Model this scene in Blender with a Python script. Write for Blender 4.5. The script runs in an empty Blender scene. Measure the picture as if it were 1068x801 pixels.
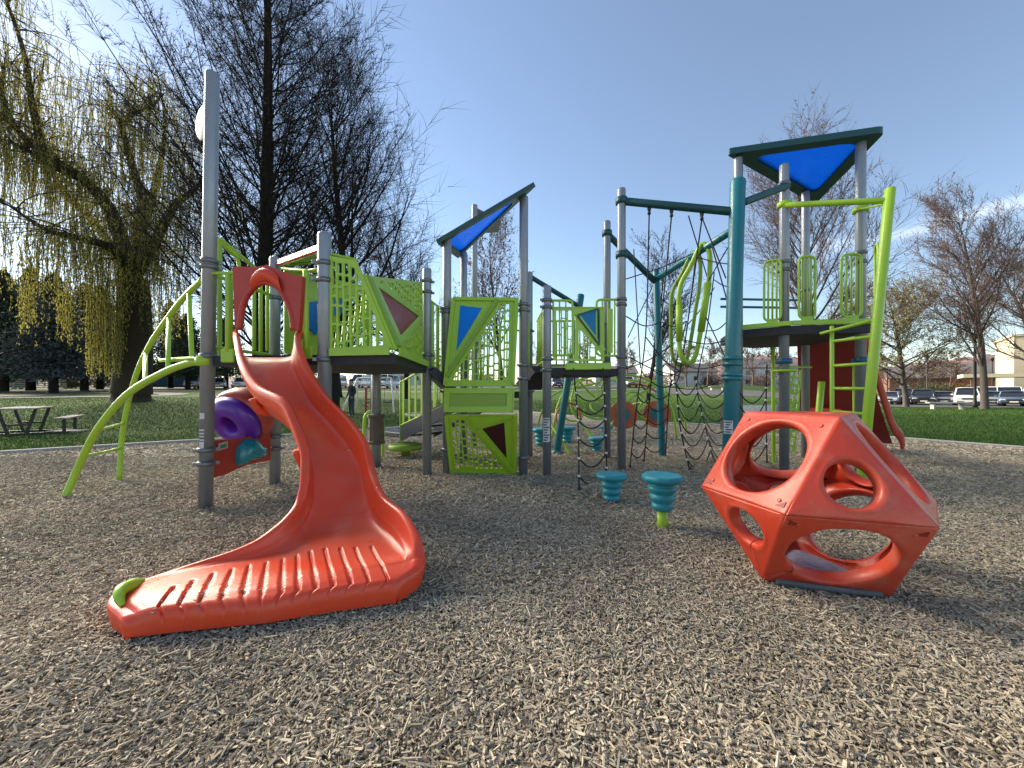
import bpy, math, random
import numpy as np
from mathutils import Vector, Matrix
from mathutils.geometry import tessellate_polygon

random.seed(7)
rng = np.random.default_rng(11)
S = bpy.context.scene
COL = S.collection
V = Vector
EYE = 1.2          # camera height, metres
F, CX, HZ = 400.0, 534.0, 408.0   # focal length, optical axis and horizon measured in the photograph


def P(px, py, d):
    """World point seen at a photo pixel at depth d (survey of the photograph)."""
    return V(((px - CX) / F * d, d, EYE + (HZ - py) / F * d))


def G(px, py, z=0.0):
    d = (EYE - z) * F / (py - HZ)
    return V(((px - CX) / F * d, d, z))


def X(px, d):
    return (px - CX) / F * d


def sstep(a, b, x):
    t = min(1.0, max(0.0, (x - a) / (b - a)))
    return t * t * (3 - 2 * t)


def ground_z(x, y):
    if y < 9:
        return 0.0
    u = x / y
    left = 1 - sstep(-0.75, -0.35, u)
    right = sstep(0.6, 0.95, u)
    mid = 1 - left - right
    y0 = 11 * left + 22 * mid + 16 * right
    sl = 0.033 * left + 0.045 * mid - 0.010 * right
    return sl * max(0.0, min(y, 75.0) - y0)


def T(px, d):
    x = X(px, d)
    return V((x, d, ground_z(x, d)))


# ------------------------------------------------------------------ materials
def new_mat(name):
    m = bpy.data.materials.new(name)
    m.use_nodes = True
    nt = m.node_tree
    return m, nt, nt.nodes['Principled BSDF']


def nd(nt, kind, **kw):
    n = nt.nodes.new(kind)
    for k, v in kw.items():
        if k in n.inputs:
            n.inputs[k].default_value = v
        else:
            setattr(n, k, v)
    return n


def mat(name, col, rough=0.5, metal=0.0, var=0.12, scale=6.0, bump=0.0, bscale=60.0, coat=0.0, spec=0.5,
        dirt=None, dirt_amt=0.0, dirt_scale=3.0, trans=0.0, rvar=0.15, stretch=None):
    m, nt, b = new_mat(name)
    L = nt.links.new
    tc = nd(nt, 'ShaderNodeTexCoord')
    src = tc.outputs['Object']
    if stretch:
        mp = nd(nt, 'ShaderNodeMapping')
        mp.inputs['Scale'].default_value = stretch
        L(src, mp.inputs['Vector'])
        src = mp.outputs['Vector']
    n1 = nd(nt, 'ShaderNodeTexNoise', Scale=scale, Detail=6.0, Roughness=0.6)
    L(src, n1.inputs['Vector'])
    mx = nd(nt, 'ShaderNodeMix', data_type='RGBA')
    c = np.array(col[:3])
    mx.inputs['A'].default_value = (*np.clip(c * (1 - var), 0, 1), 1)
    mx.inputs['B'].default_value = (*np.clip(c * (1 + var), 0, 1), 1)
    L(n1.outputs['Fac'], mx.inputs['Factor'])
    out = mx.outputs['Result']
    if dirt is not None:
        n2 = nd(nt, 'ShaderNodeTexNoise', Scale=dirt_scale, Detail=9.0, Roughness=0.7)
        L(tc.outputs['Object'], n2.inputs['Vector'])
        mr = nd(nt, 'ShaderNodeMapRange')
        mr.inputs['From Min'].default_value = 0.48
        mr.inputs['From Max'].default_value = 0.72
        mr.inputs['To Max'].default_value = dirt_amt
        L(n2.outputs['Fac'], mr.inputs['Value'])
        m2 = nd(nt, 'ShaderNodeMix', data_type='RGBA')
        m2.inputs['B'].default_value = (*dirt, 1)
        L(mr.outputs['Result'], m2.inputs['Factor'])
        L(out, m2.inputs['A'])
        out = m2.outputs['Result']
    L(out, b.inputs['Base Color'])
    r2 = nd(nt, 'ShaderNodeMapRange')
    r2.inputs['To Min'].default_value = max(0.03, rough - rvar)
    r2.inputs['To Max'].default_value = min(1, rough + rvar)
    n3 = nd(nt, 'ShaderNodeTexNoise', Scale=scale * 2.3, Detail=5.0)
    L(tc.outputs['Object'], n3.inputs['Vector'])
    L(n3.outputs['Fac'], r2.inputs['Value'])
    L(r2.outputs['Result'], b.inputs['Roughness'])
    b.inputs['Metallic'].default_value = metal
    b.inputs['Specular IOR Level'].default_value = spec
    b.inputs['Coat Weight'].default_value = coat
    b.inputs['Coat Roughness'].default_value = 0.15
    if bump:
        bn = nd(nt, 'ShaderNodeTexNoise', Scale=bscale, Detail=4.0)
        L(src, bn.inputs['Vector'])
        bp = nd(nt, 'ShaderNodeBump', Strength=bump, Distance=0.02)
        L(bn.outputs['Fac'], bp.inputs['Height'])
        L(bp.outputs['Normal'], b.inputs['Normal'])
    if trans:
        tr = nd(nt, 'ShaderNodeBsdfTranslucent')
        L(out, tr.inputs['Color'])
        ms = nd(nt, 'ShaderNodeMixShader')
        ms.inputs['Fac'].default_value = trans
        L(b.outputs['BSDF'], ms.inputs[1])
        L(tr.outputs['BSDF'], ms.inputs[2])
        L(ms.outputs['Shader'], nt.nodes['Material Output'].inputs['Surface'])
    return m


M = {}
M['orange'] = mat('orange_plastic', (0.64, 0.058, 0.020), 0.34, var=0.10, scale=3, coat=0.08, spec=0.4, dirt=(0.42, 0.16, 0.10), dirt_amt=0.30, dirt_scale=5, bump=0.04, bscale=220)
M['dome_orange'] = mat('dome_plastic', (0.53, 0.048, 0.019), 0.40, var=0.10, scale=4, dirt=(0.50, 0.24, 0.17), dirt_amt=0.45, dirt_scale=3, bump=0.08, bscale=260)
M['red'] = mat('red_plastic', (0.40, 0.030, 0.018), 0.45, var=0.12, scale=3, dirt=(0.25, 0.09, 0.07), dirt_amt=0.3)
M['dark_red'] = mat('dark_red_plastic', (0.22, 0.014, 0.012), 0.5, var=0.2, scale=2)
M['lime'] = mat('lime_paint', (0.31, 0.52, 0.028), 0.40, var=0.08, scale=3, coat=0.15, dirt=(0.24, 0.33, 0.06), dirt_amt=0.3)
M['olive'] = mat('lime_shield', (0.22, 0.36, 0.035), 0.5, var=0.1, scale=3, dirt=(0.2, 0.25, 0.06), dirt_amt=0.3)
M['teal'] = mat('teal_paint', (0.006, 0.155, 0.195), 0.38, var=0.1, scale=3, coat=0.15, dirt=(0.05, 0.13, 0.14), dirt_amt=0.3)
M['dark_teal'] = mat('dark_teal_frame', (0.004, 0.060, 0.072), 0.45, var=0.1, scale=3)
M['pod_teal'] = mat('pod_plastic', (0.008, 0.235, 0.300), 0.42, var=0.12, scale=9, dirt=(0.12, 0.22, 0.22), dirt_amt=0.25, dirt_scale=12, bump=0.1, bscale=150)
M['blue'] = mat('blue_window', (0.008, 0.36, 0.95), 0.3, var=0.06, scale=2, trans=0.6)
M['red_window'] = mat('red_window', (0.26, 0.022, 0.020), 0.35, var=0.2, scale=3, trans=0.12)
M['steel'] = mat('post_paint', (0.25, 0.275, 0.315), 0.38, metal=0.4, var=0.08, scale=5, dirt=(0.20, 0.20, 0.20), dirt_amt=0.5, dirt_scale=7, stretch=(6, 6, 0.6))
M['collar'] = mat('collar_metal', (0.16, 0.17, 0.19), 0.4, metal=0.6, var=0.1)
M['deck'] = mat('deck_coating', (0.016, 0.018, 0.024), 0.7, var=0.2, scale=8, dirt=(0.05, 0.045, 0.04), dirt_amt=0.3)
M['navy'] = mat('stringer_coating', (0.018, 0.024, 0.045), 0.55, var=0.2, scale=8)
M['rope'] = mat('black_rope', (0.018, 0.018, 0.022), 0.8, var=0.2, scale=60, bump=0.4, bscale=300)
M['white'] = mat('white_plastic', (0.72, 0.72, 0.70), 0.5, var=0.05)
M['sticker'] = mat('sticker_white', (0.55, 0.57, 0.60), 0.5, var=0.15, scale=60)
M['ink'] = mat('sticker_ink', (0.06, 0.07, 0.08), 0.6, var=0.1)
M['purple'] = mat('purple_plastic', (0.11, 0.018, 0.36), 0.35, var=0.1, coat=0.2)
M['drum_red'] = mat('drum_top', (0.42, 0.055, 0.035), 0.35, var=0.25, scale=4, dirt=(0.5, 0.30, 0.08), dirt_amt=0.4, dirt_scale=3)
M['whale'] = mat('turquoise_plastic', (0.010, 0.21, 0.26), 0.25, var=0.1, coat=0.3)
M['rubber'] = mat('grey_rubber', (0.10, 0.105, 0.115), 0.8, var=0.2, scale=20)
M['mat_pad'] = mat('worn_floor', (0.32, 0.30, 0.36), 0.8, var=0.35, scale=25, dirt=(0.10, 0.09, 0.10), dirt_amt=0.8, dirt_scale=20)
M['brown'] = mat('brown_plastic', (0.11, 0.085, 0.065), 0.7, var=0.35, scale=15)
M['concrete'] = mat('concrete', (0.34, 0.33, 0.31), 0.9, var=0.2, scale=8, bump=0.3, bscale=80)
M['asphalt'] = mat('asphalt', (0.060, 0.060, 0.063), 0.9, var=0.25, scale=30)
M['gravel'] = mat('path_gravel', (0.15, 0.145, 0.14), 0.95, var=0.2, scale=15)
M['bark_dark'] = mat('dark_bark', (0.020, 0.017, 0.015), 0.95, var=0.4, scale=9, bump=0.6, bscale=18, spec=0.2, stretch=(4, 4, 0.6))
M['bark_willow'] = mat('willow_bark', (0.055, 0.042, 0.028), 0.95, var=0.5, scale=5, bump=1.0, bscale=9, spec=0.2, stretch=(4, 4, 0.5))
M['bark_grey'] = mat('grey_bark', (0.095, 0.082, 0.074), 0.95, var=0.35, scale=7, bump=0.5, bscale=20, spec=0.2, stretch=(4, 4, 0.6))
M['bark_far'] = mat('far_bark', (0.14, 0.10, 0.085), 0.95, var=0.3, scale=2, spec=0.2)
M['twig_red'] = mat('reddish_twigs', (0.105, 0.070, 0.060), 0.9, var=0.35, scale=3, spec=0.2)
M['willow_leaf'] = mat('willow_leaf', (0.31, 0.29, 0.075), 0.6, var=0.30, scale=0.6, trans=0.6, spec=0.3)
M['bud'] = mat('red_bud', (0.15, 0.095, 0.075), 0.7, var=0.4, scale=2, trans=0.25)
M['bud_green'] = mat('fresh_leaf', (0.34, 0.32, 0.14), 0.7, var=0.4, scale=2, trans=0.35)
M['needle'] = mat('dark_needles', (0.050, 0.066, 0.038), 0.8, var=0.45, scale=0.8, spec=0.2, trans=0.1)
M['needle_blue'] = mat('blue_grey_needles', (0.070, 0.082, 0.080), 0.8, var=0.4, scale=0.8, spec=0.2, trans=0.1)
M['shrub_leaf'] = mat('shrub_leaf', (0.07, 0.08, 0.03), 0.8, var=0.5, scale=1.0, trans=0.2)
M['black'] = mat('black_paint', (0.012, 0.012, 0.014), 0.5, var=0.2)
M['wood'] = mat('weathered_wood', (0.34, 0.31, 0.27), 0.85, var=0.3, scale=6, stretch=(1, 14, 14))
M['fence_white'] = mat('weathered_white_boards', (0.42, 0.41, 0.40), 0.8, var=0.25, scale=3)
M['cream'] = mat('cream_wall', (0.56, 0.48, 0.34), 0.85, var=0.08, scale=2)
M['house_white'] = mat('white_siding', (0.62, 0.62, 0.62), 0.8, var=0.08, scale=2)
M['brick'] = mat('red_brown_wall', (0.17, 0.085, 0.065), 0.9, var=0.3, scale=3)
M['roof_grey'] = mat('grey_roof', (0.12, 0.115, 0.12), 0.85, var=0.2, scale=3)
M['glass'] = mat('dark_glass', (0.018, 0.022, 0.028), 0.08, var=0.1, rvar=0.03, spec=0.8)
M['tyre'] = mat('tyre_rubber', (0.015, 0.015, 0.016), 0.85)
M['chrome'] = mat('rim_metal', (0.5, 0.5, 0.52), 0.3, metal=0.8)
M['lamp'] = mat('headlight_lens', (0.62, 0.64, 0.66), 0.15, var=0.1, spec=0.9)
M['car_black'] = mat('car_black', (0.014, 0.016, 0.022), 0.22, coat=0.6, var=0.05)
M['car_grey'] = mat('car_grey', (0.20, 0.205, 0.22), 0.28, metal=0.3, coat=0.6, var=0.05)
M['car_white'] = mat('car_white', (0.70, 0.71, 0.72), 0.28, coat=0.6, var=0.04)
M['car_silver'] = mat('car_silver', (0.40, 0.42, 0.45), 0.28, metal=0.4, coat=0.6, var=0.05)
M['car_blue'] = mat('car_blue', (0.10, 0.15, 0.22), 0.28, metal=0.3, coat=0.6, var=0.05)
M['container_blue'] = mat('container_blue', (0.02, 0.09, 0.16), 0.6, var=0.15)
M['yellow'] = mat('yellow_sign_paint', (0.5, 0.2, 0.03), 0.6)
M['skin'] = mat('skin', (0.42, 0.25, 0.17), 0.55, var=0.08)
M['jacket'] = mat('dark_jacket', (0.022, 0.024, 0.030), 0.85, var=0.3, scale=12)
M['jeans'] = mat('dark_jeans', (0.028, 0.036, 0.058), 0.9, var=0.3, scale=20)
M['hair'] = mat('dark_hair', (0.016, 0.012, 0.010), 0.7)
M['red_paint'] = mat('red_metal_paint', (0.33, 0.035, 0.025), 0.45, var=0.15)
M['disc_orange'] = mat('orange_disc', (0.48, 0.12, 0.05), 0.5, var=0.2)


# lawn -----------------------------------------------------------------------
def lawn_material():
    m, nt, b = new_mat('lawn')
    L = nt.links.new
    tc = nd(nt, 'ShaderNodeTexCoord')
    cols = [(0.020, 0.050, 0.009), (0.042, 0.088, 0.014), (0.075, 0.110, 0.028)]
    n1 = nd(nt, 'ShaderNodeTexNoise', Scale=0.35, Detail=8.0, Roughness=0.65)
    n2 = nd(nt, 'ShaderNodeTexNoise', Scale=22.0, Detail=6.0, Roughness=0.75)
    L(tc.outputs['Object'], n1.inputs['Vector'])
    L(tc.outputs['Object'], n2.inputs['Vector'])
    ad = nd(nt, 'ShaderNodeMath', operation='ADD')
    L(n1.outputs['Fac'], ad.inputs[0])
    L(n2.outputs['Fac'], ad.inputs[1])
    hf = nd(nt, 'ShaderNodeMath', operation='MULTIPLY')
    hf.inputs[1].default_value = 0.5
    L(ad.outputs[0], hf.inputs[0])
    cr = nd(nt, 'ShaderNodeValToRGB')
    e = cr.color_ramp.elements
    e[0].position, e[0].color = 0.36, (*cols[0], 1)
    e[1].position, e[1].color = 0.66, (*cols[2], 1)
    k = e.new(0.5)
    k.color = (*cols[1], 1)
    L(hf.outputs[0], cr.inputs['Fac'])
    L(cr.outputs['Color'], b.inputs['Base Color'])
    b.inputs['Roughness'].default_value = 0.95
    b.inputs['Specular IOR Level'].default_value = 0.15
    bp = nd(nt, 'ShaderNodeBump', Strength=0.9, Distance=0.05)
    L(n2.outputs['Fac'], bp.inputs['Height'])
    L(bp.outputs['Normal'], b.inputs['Normal'])
    return m


def chip_material(attr):
    m, nt, b = new_mat('wood_chip' if attr else 'chip_bed')
    L = nt.links.new
    cr = nd(nt, 'ShaderNodeValToRGB')
    e = cr.color_ramp.elements
    tc = nd(nt, 'ShaderNodeTexCoord')
    if attr:
        at = nd(nt, 'ShaderNodeAttribute', attribute_name='tint')
        src = at.outputs['Fac']
        stops = [(0.0, (0.09, 0.068, 0.047)), (0.25, (0.31, 0.256, 0.182)), (0.7, (0.54, 0.465, 0.345)), (1.0, (0.65, 0.58, 0.445))]
    else:
        n = nd(nt, 'ShaderNodeTexVoronoi', Scale=42.0, Randomness=1.0)
        wn = nd(nt, 'ShaderNodeTexNoise', Scale=14.0, Detail=4.0)
        mp = nd(nt, 'ShaderNodeMix', data_type='VECTOR')
        mp.inputs['Factor'].default_value = 0.12
        L(tc.outputs['Object'], wn.inputs['Vector'])
        L(tc.outputs['Object'], mp.inputs['A'])
        L(wn.outputs['Color'], mp.inputs['B'])
        L(mp.outputs['Result'], n.inputs['Vector'])
        sp = nd(nt, 'ShaderNodeSeparateColor')
        L(n.outputs['Color'], sp.inputs['Color'])
        src = sp.outputs['Red']
        stops = [(0.0, (0.10, 0.080, 0.058)), (0.4, (0.27, 0.225, 0.165)), (0.75, (0.42, 0.37, 0.28)), (1.0, (0.60, 0.54, 0.43))]
        bp = nd(nt, 'ShaderNodeBump', Strength=0.8, Distance=0.02)
        L(n.outputs['Distance'], bp.inputs['Height'])
        L(bp.outputs['Normal'], b.inputs['Normal'])
    e[0].position, e[0].color = stops[0][0], (*stops[0][1], 1)
    e[1].position, e[1].color = stops[-1][0], (*stops[-1][1], 1)
    for p, c in stops[1:-1]:
        k = e.new(p)
        k.color = (*c, 1)
    L(src, cr.inputs['Fac'])
    # broad damp patches of the bed itself
    n5 = nd(nt, 'ShaderNodeTexNoise', Scale=0.9, Detail=8.0, Roughness=0.7)
    L(tc.outputs['Object'], n5.inputs['Vector'])
    mr = nd(nt, 'ShaderNodeMapRange')
    mr.inputs['From Min'].default_value = 0.35
    mr.inputs['From Max'].default_value = 0.65
    mr.inputs['To Min'].default_value = 0.66
    mr.inputs['To Max'].default_value = 1.10
    L(n5.outputs['Fac'], mr.inputs['Value'])
    mu = nd(nt, 'ShaderNodeMix', data_type='RGBA', blend_type='MULTIPLY')
    mu.inputs['Factor'].default_value = 1.0
    L(cr.outputs['Color'], mu.inputs['A'])
    L(mr.outputs['Result'], mu.inputs['B'])
    L(mu.outputs['Result'], b.inputs['Base Color'])
    b.inputs['Roughness'].default_value = 0.9
    b.inputs['Specular IOR Level'].default_value = 0.25
    return m


M['lawn'] = lawn_material()
M['chip'] = chip_material(True)
M['chip_bed'] = chip_material(False)
M['grass_blade'] = mat('grass_blade', (0.042, 0.092, 0.013), 0.7, var=0.45, scale=1.5, trans=0.3, spec=0.3)


# ------------------------------------------------------------------ objects
def tag(o, label=None, cat=None, group=None, kind=None):
    for k, v in (('label', label), ('category', cat), ('group', group), ('kind', kind)):
        if v:
            o[k] = v
    return o


def thing(name, label, cat, loc, group=None):
    o = bpy.data.objects.new(name, None)
    o.empty_display_size = 0.2
    o.location = loc
    COL.objects.link(o)
    return tag(o, label, cat, group)


def root_loc(o):
    while o.parent:
        o = o.parent
    return V(o.location)


def link(name, me, mats, parent=None, loc=None):
    """Verts are in world metres; they are stored relative to the thing's base."""
    base = root_loc(parent) if parent else (V(loc) if loc is not None else V((0, 0, 0)))
    me.transform(Matrix.Translation(-base))
    for m in (mats if isinstance(mats, (list, tuple)) else [mats]):
        me.materials.append(m)
    o = bpy.data.objects.new(name, me)
    if parent:
        o.parent = parent
    else:
        o.location = base
    COL.objects.link(o)
    return o


def frame_of(d):
    d = d.normalized()
    a = V((0, 0, 1)) if abs(d.z) < 0.9 else V((1, 0, 0))
    u = d.cross(a).normalized()
    return u, d.cross(u).normalized()


def spline(pts, n=8, closed=False):
    pts = [V(p) for p in pts]
    out = []
    k = len(pts)
    rngk = range(k if closed else k - 1)
    for i in rngk:
        p1, p2 = pts[i], pts[(i + 1) % k]
        p0 = pts[i - 1] if (i > 0 or closed) else p1 * 2 - p2
        p3 = pts[(i + 2) % k] if (i + 2 < k or closed) else p2 * 2 - p1
        for j in range(n):
            t = j / n
            out.append(0.5 * ((2 * p1) + (p2 - p0) * t + (2 * p0 - 5 * p1 + 4 * p2 - p3) * t * t + (3 * p1 - p0 - 3 * p2 + p3) * t ** 3))
    if not closed:
        out.append(pts[-1])
    return out


class MB:
    def __init__(self):
        self.v, self.f, self.s, self.m = [], [], [], []
        self.mi = 0

    def face(self, idx, smooth=False):
        self.f.append(idx)
        self.s.append(smooth)
        self.m.append(self.mi)

    def tube(self, pts, r, seg=10, closed=False, cap=True, smooth=True, flat=1.0):
        pts = [V(p) for p in pts]
        k = len(pts)
        rs = r if isinstance(r, (list, tuple)) else [r] * k
        u, w = None, None
        rings = []
        for i in range(k):
            if closed:
                d = pts[(i + 1) % k] - pts[i - 1]
            else:
                d = pts[min(i + 1, k - 1)] - pts[max(i - 1, 0)]
            if d.length < 1e-9:
                d = V((0, 0, 1))
            d.normalize()
            if u is None:
                u, w = frame_of(d)
            else:
                u = (u - d * u.dot(d))
                if u.length < 1e-6:
                    u, w = frame_of(d)
                u.normalize()
                w = d.cross(u).normalized()
            b = len(self.v)
            for j in range(seg):
                a = 2 * math.pi * j / seg
                self.v.append(pts[i] + (u * math.cos(a) + w * math.sin(a) * flat) * rs[i])
            rings.append(b)
        n = k if closed else k - 1
        for i in range(n):
            a, b = rings[i], rings[(i + 1) % k]
            for j in range(seg):
                j2 = (j + 1) % seg
                self.face((a + j, a + j2, b + j2, b + j), smooth)
        if cap and not closed:
            self.face(tuple(rings[0] + j for j in reversed(range(seg))))
            self.face(tuple(rings[-1] + j for j in range(seg)))
        return self

    def rod(self, a, b, r, seg=10, dome=True):
        a, b = V(a), V(b)
        d = (b - a)
        if not dome or d.length < 2.5 * r:
            return self.tube([a, b], r, seg)
        d.normalize()
        return self.tube([a, a + d * 0.3 * r, b - d * 0.3 * r, b], [r * 0.8, r, r, r * 0.8], seg)

    def box(self, c, size, ax=None, bev=0.0):
        c = V(c)
        if ax is None:
            ax = (V((1, 0, 0)), V((0, 1, 0)), V((0, 0, 1)))
        hx, hy, hz = [s / 2 for s in size]
        b = len(self.v)
        if bev <= 0:
            for sz in (-1, 1):
                for sx, sy in ((-1, -1), (1, -1), (1, 1), (-1, 1)):
                    self.v.append(c + ax[0] * hx * sx + ax[1] * hy * sy + ax[2] * hz * sz)
            for q in ((3, 2, 1, 0), (4, 5, 6, 7), (0, 1, 5, 4), (1, 2, 6, 5), (2, 3, 7, 6), (3, 0, 4, 7)):
                self.face(tuple(b + i for i in q))
            return self
        e = bev
        loops = []
        for (dz, ins) in ((-hz, e), (-hz + e, 0), (hz - e, 0), (hz, e)):
            o = len(self.v)
            x, y = hx - ins, hy - ins
            for px, py in ((-x + e, -y), (x - e, -y), (x, -y + e), (x, y - e), (x - e, y), (-x + e, y), (-x, y - e), (-x, -y + e)):
                self.v.append(c + ax[0] * px + ax[1] * py + ax[2] * dz)
            loops.append(o)
        for i in range(3):
            for j in range(8):
                k = (j + 1) % 8
                self.face((loops[i] + j, loops[i] + k, loops[i + 1] + k, loops[i + 1] + j))
        self.face(tuple(loops[0] + j for j in reversed(range(8))))
        self.face(tuple(loops[3] + j for j in range(8)))
        return self

    def bar(self, a, b, w, h, up=V((0, 0, 1)), bev=0.0):
        a, b = V(a), V(b)
        d = (b - a)
        L = d.length
        d.normalize()
        s = d.cross(up).normalized()
        u = s.cross(d).normalized()
        return self.box((a + b) / 2, (L, w, h), (d, s, u), bev)

    def lathe(self, c, prof, seg=20, axis=V((0, 0, 1)), smooth=True, mod=None):
        """prof: (radius, height) pairs along axis"""
        c = V(c)
        u, w = frame_of(axis)
        axis = V(axis).normalized()
        base = len(self.v)
        for (r, h) in prof:
            for j in range(seg):
                a = 2 * math.pi * j / seg
                rr = r * (mod(a, h) if mod else 1)
                self.v.append(c + axis * h + (u * math.cos(a) + w * math.sin(a)) * rr)
        for i in range(len(prof) - 1):
            for j in range(seg):
                k = (j + 1) % seg
                a, b = base + i * seg, base + (i + 1) * seg
                self.face((a + j, b + j, b + k, a + k), smooth)
        self.face(tuple(base + j for j in range(seg)))
        e = base + (len(prof) - 1) * seg
        self.face(tuple(e + j for j in reversed(range(seg))))
        return self

    def plate(self, outline, holes, thick, pl):
        """Flat plate with real holes; outline/holes are 2-D loops in the plane pl."""
        loops = [outline] + list(holes)
        tri = tessellate_polygon([[V((p[0], p[1], 0)) for p in l] for l in loops])
        flat = [p for l in loops for p in l]
        b = len(self.v)
        n = len(flat)
        for sgn in (1, -1):
            for p in flat:
                self.v.append(pl.at(p[0], p[1], sgn * thick / 2))
        for t in tri:
            self.face((b + t[0], b + t[1], b + t[2]))
            self.face((b + n + t[2], b + n + t[1], b + n + t[0]))
        o = b
        for l in loops:
            k = len(l)
            for i in range(k):
                j = (i + 1) % k
                self.face((o + i, o + n + i, o + n + j, o + j))
            o += k
        return self

    def sphere(self, c, r, seg=10, rings=6, scale=(1, 1, 1)):
        prof = []
        c = V(c)
        b = len(self.v)
        for i in range(rings + 1):
            t = math.pi * i / rings
            for j in range(seg):
                a = 2 * math.pi * j / seg
                self.v.append(c + V((math.sin(t) * math.cos(a) * r * scale[0], math.sin(t) * math.sin(a) * r * scale[1], -math.cos(t) * r * scale[2])))
        for i in range(rings):
            for j in range(seg):
                k = (j + 1) % seg
                self.face((b + i * seg + j, b + i * seg + k, b + (i + 1) * seg + k, b + (i + 1) * seg + j), True)
        return self

    def grid(self, rows, smooth=True, closed=False):
        b = len(self.v)
        n = len(rows[0])
        for r in rows:
            self.v.extend(V(p) for p in r)
        for i in range(len(rows) - 1):
            for j in range(n if closed else n - 1):
                k = (j + 1) % n
                self.face((b + i * n + j, b + i * n + k, b + (i + 1) * n + k, b + (i + 1) * n + j), smooth)
        return self

    def mesh(self, name):
        me = bpy.data.meshes.new(name)
        me.from_pydata([tuple(p) for p in self.v], [], self.f)
        me.polygons.foreach_set('use_smooth', self.s)
        me.polygons.foreach_set('material_index', self.m)
        me.update()
        return me

    def build(self, name, mats, parent=None, loc=None):
        return link(name, self.mesh(name), mats, parent, loc)


class Plane:
    def __init__(self, o, a, b):
        self.o = V(o)
        self.u = (V(a) - self.o).normalized()
        n = self.u.cross(V(b) - self.o).normalized()
        self.n = n
        self.w = n.cross(self.u).normalized()

    def to2(self, p):
        d = V(p) - self.o
        return (d.dot(self.u), d.dot(self.w))

    def at(self, x, y, h=0.0):
        return self.o + self.u * x + self.w * y + self.n * h


def centroid(poly):
    return (sum(p[0] for p in poly) / len(poly), sum(p[1] for p in poly) / len(poly))


def area(poly):
    return 0.5 * sum(poly[i - 1][0] * poly[i][1] - poly[i][0] * poly[i - 1][1] for i in range(len(poly)))


def inset(poly, m):
    """Shrink a convex polygon by margin m."""
    if area(poly) < 0:
        poly = poly[::-1]
    n = len(poly)
    lines = []
    for i in range(n):
        a, b = poly[i], poly[(i + 1) % n]
        dx, dy = b[0] - a[0], b[1] - a[1]
        l = math.hypot(dx, dy)
        nx, ny = -dy / l, dx / l
        lines.append((a[0] + nx * m, a[1] + ny * m, dx / l, dy / l))
    out = []
    for i in range(n):
        x1, y1, dx1, dy1 = lines[i - 1]
        x2, y2, dx2, dy2 = lines[i]
        det = dx1 * dy2 - dy1 * dx2
        if abs(det) < 1e-6:
            out.append((x2, y2))
            continue
        t = ((x2 - x1) * dy2 - (y2 - y1) * dx2) / det
        out.append((x1 + dx1 * t, y1 + dy1 * t))
    return out


def clip(poly, conv):
    if area(conv) < 0:
        conv = conv[::-1]
    out = poly
    for i in range(len(conv)):
        a, b = conv[i], conv[(i + 1) % len(conv)]
        inp, out = out, []
        side = lambda p: (b[0] - a[0]) * (p[1] - a[1]) - (b[1] - a[1]) * (p[0] - a[0])
        for j in range(len(inp)):
            p, q = inp[j - 1], inp[j]
            sp, sq = side(p), side(q)
            if (sp >= 0) != (sq >= 0):
                t = sp / (sp - sq)
                out.append((p[0] + (q[0] - p[0]) * t, p[1] + (q[1] - p[1]) * t))
            if sq >= 0:
                out.append(q)
        if not out:
            return []
    return out


def rounded(poly, r, n=4):
    out = []
    k = len(poly)
    for i in range(k):
        p0, p, p2 = V((*poly[i - 1], 0)), V((*poly[i], 0)), V((*poly[(i + 1) % k], 0))
        a, b = p0 - p, p2 - p
        rr = min(r, a.length * 0.45, b.length * 0.45)
        s, e = p + a.normalized() * rr, p + b.normalized() * rr
        for j in range(n + 1):
            t = j / n
            q = s * (1 - t) ** 2 + p * 2 * t * (1 - t) + e * t * t
            out.append((q.x, q.y))
    return out


def bricks(conv, margin, cw=0.062, ch=0.135, gap=0.022, seed=1):
    r = random.Random(seed)
    c = inset(conv, margin)
    xs = [p[0] for p in c]
    ys = [p[1] for p in c]
    holes = []
    x = min(xs)
    while x < max(xs):
        y = min(ys) - r.random() * ch
        while y < max(ys):
            h = ch * r.choice((0.55, 0.8, 1.0, 1.25))
            q = clip([(x, y), (x + cw, y), (x + cw, y + h), (x, y + h)], c)
            if len(q) >= 3 and abs(area(q)) > cw * 0.03:
                q2 = []
                for p in q:      # drop doubled corners
                    if not q2 or math.hypot(p[0] - q2[-1][0], p[1] - q2[-1][1]) > 0.004:
                        q2.append(p)
                if len(q2) > 2 and math.hypot(q2[0][0] - q2[-1][0], q2[0][1] - q2[-1][1]) < 0.004:
                    q2.pop()
                if len(q2) >= 3:
                    holes.append(rounded(q2, 0.014, 2))
            y += h + gap
        x += cw + gap
    return holes


def perforated(name, pts, parent, material, thick=0.02, margin=0.06, seed=1, region=None, extra_holes=(), **kw):
    """Panel through world points; holes fill `region` (world points, convex) or the whole outline."""
    pl = Plane(pts[0], pts[1], pts[2])
    out2 = [pl.to2(p) for p in pts]
    holes = []
    for i, reg in enumerate(region or [pts]):
        holes += bricks([pl.to2(p) for p in reg], margin, seed=seed + i, **kw)
    for h in extra_holes:
        holes.append([pl.to2(p) for p in h])
    mb = MB().plate(out2, holes, thick, pl)
    return mb.build(name, material, parent), pl


def flat(name, pts, parent, material, thick=0.03, off=0.0, r=0.0, hole=None):
    pl = Plane(pts[0], pts[1], pts[2])
    o2 = [pl.to2(p) for p in pts]
    if r:
        o2 = rounded(o2, r, 6)
    if off:
        pl.o = pl.o + pl.n * off
    return MB().plate(o2, [hole] if hole else [], thick, pl).build(name, material, parent)


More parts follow.
